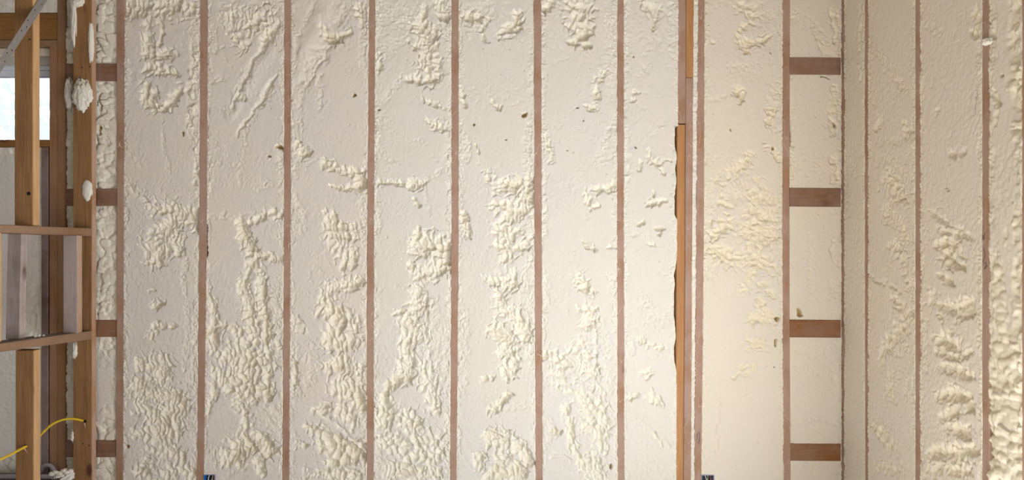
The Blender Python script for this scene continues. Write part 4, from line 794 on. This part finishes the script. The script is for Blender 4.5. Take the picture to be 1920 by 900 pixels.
def outlet(px0, px1, py, label, left_mat, seed):
    face = D0 - 0.004; rnd = random.Random(seed)
    x0, x1 = xat(px0, D0), xat(px1, D0); z1 = zat(py, D0); z0 = z1 - 0.095; dp = 0.055; t = 0.003
    e = empty('outlet_box', ((x0 + x1) / 2, face, z0)); tag(e, label, 'electrical box', 'electrical boxes at the foot of the wall')
    def bb(nm, *a, mat=left_mat):
        o = box(nm, *a, mat, None, 0.0006); keep(o, e); return o
    bb('box_side', x0, x0 + t, face, face + dp, z0, z1); bb('box_side', x1 - t, x1, face, face + dp, z0, z1, mat=M_greyblue)
    bb('box_top', x0 + t, x1 - t, face, face + dp, z1 - t, z1, mat=M_greyblue); bb('box_bottom', x0 + t, x1 - t, face, face + dp, z0, z0 + t)
    bb('box_back', x0 + t, x1 - t, face + dp - t, face + dp, z0 + t, z1 - t, mat=M_black)
    for nm, m, k in (('white_wire', M_white, .35), ('white_wire', M_white, .62), ('black_wire', M_black, .5), ('copper_wire', M_copper, .75)):
        xx = x0 + (x1 - x0) * k
        o = tube(nm, [Vector((xx, face + 0.03, z1 - 0.004)), Vector((xx + rnd.uniform(-.006, .006), face + 0.012, z1 - 0.02)), Vector((xx + rnd.uniform(-.008, .008), face + 0.008, z1 - 0.05)), Vector((xx, face + 0.03, z1 - 0.08))], 0.0022, m)
        keep(o, e)
    return e
outlet(382.5, 404, 889.5, 'blue electrical box with wires at the foot of the second foam bay', M_blue, 1)
outlet(1315, 1339, 890, 'electrical box with white wires at the foot of the bay right of the paired studs', M_greyblue, 2)

# ledge, pipe and crumbs seen low behind the partition
ledge = box('floor_ledge', -3.6, XP - 0.10, 3.00, D0 - 0.002, 0.0, zat(893, 3.40), M_purple, None, 0.003)
tag(ledge, 'low dusty timber ledge behind the partition at the lower left', 'ledge')
zl = zat(893, 3.40)
pipe = tube('grey_pipe', [Vector((-3.5, 3.36, zl + 0.012)), Vector((-2.9, 3.36, zl + 0.012)), Vector((xat(103, 3.36), 3.36, zl + 0.012))], 0.012, M_pipe)
tag(pipe, 'thin grey pipe lying along the ledge behind the partition', 'pipe')
arch = tube('bent_offcut', [P(77, 884, 3.42), P(80, 874, 3.42), P(90, 871, 3.42), P(100, 876, 3.42), P(103, 888, 3.42)], 0.010, M_pipe)
tag(arch, 'bent grey offcut standing behind the pipe on the ledge', 'offcut')
card = board('white_offcut', [[P(112, 899, 3.22), P(138, 884, 3.28), P(138, 885.5, 3.28), P(112, 900.5, 3.22)], [P(122, 908, 3.20), P(140, 895, 3.26), P(140, 896, 3.26), P(122, 909, 3.20)]], M_card, None, 0)
tag(card, 'white sheet offcut leaning on the ledge beside the end stud', 'offcut')
rnd = random.Random(4)
for k, (px, py, s) in enumerate([(97, 890, 9), (104, 886, 8), (111, 889, 9), (118, 884, 8), (125, 887, 9), (132, 884, 8), (108, 894, 9), (116, 892, 8), (127, 893, 7), (136, 889, 7), (100, 896, 7), (122, 880, 6)]):
    d = 3.30 + 0.006 * k
    o = blob('foam_crumb', (0, 0, 0), (s * 0.0014, s * 0.0014, s * 0.0011), 20 + k, M_foam_white, 0.35, 2)
    o.location = (xat(px, d), d, zl + s * 0.0012 + max(0, zat(py, d) - zl - 0.008))
    tag(o, 'pale foam crumb in the heap on the ledge beside the end stud', 'foam crumb', 'foam crumbs on the ledge')
for k, (px, s) in enumerate([(88, 5), (94, 6), (103, 4), (157, 9), (163, 7)]):
    y = XP * F / (px - 960) - 0.03 if px < 150 else 3.35
    o = blob('foam_crumb', (0, 0, 0), (s * 0.0014, s * 0.0014, s * 0.001), 40 + k, M_foam_white, 0.35, 2)
    yy = min(y, 3.37)
    zz = ZC + (-0.433 + (yy - Y2) * (-0.433 + 0.4055) / (Y2 - 2.795)) + s * 0.0009
    o.location = (XP - 0.03, yy, zz)
    tag(o, 'small white foam crumb lying on the sill of the framed opening', 'foam crumb', 'foam crumbs on the opening sill')

# lump on the right wall's fourth stud, pencil marks
st = [o for o in wall_right.children if o.name.startswith('wall_stud')][3]
y = dpx(1853); blob('foam_lump', (W - 0.004, y, zat(78, y)), (0.012, 0.022, 0.011), 9, M_foam_white, 0.35, 4, st, 'small white foam lump')
def pencil(pts, parent): 
    o = tube('pencil_mark', pts, 0.0009, M_pencil); o.parent = parent; o.matrix_parent_inverse = parent.matrix_world.inverted()
def onright(px, py): y = dpx(px); return Vector((W - 0.0004, y, zat(py, y)))
pencil([onright(*q) for q in ((1842, 452), (1843, 438), (1845, 447), (1846, 451), (1847, 436))], st)
pencil([onright(*q) for q in ((1845, 466), (1848, 480), (1844, 488), (1843, 492))], st)
pencil([onright(*q) for q in ((1844, 495), (1849, 490), (1850, 498), (1845, 504), (1847, 505), (1851, 498))], st)
s9 = [o for o in wall_back.children if o.name.startswith('wall_stud')][11]
onb = lambda px, py: P(px, py, D0 - 0.0004)
pencil([onb(*q) for q in ((1308, 812), (1305, 822), (1307, 831), (1311, 830), (1312, 818), (1309, 808), (1307, 820), (1312, 833))], s9)
pencil([onb(*q) for q in ((1312, 808), (1312.5, 818), (1312, 828))], s9)
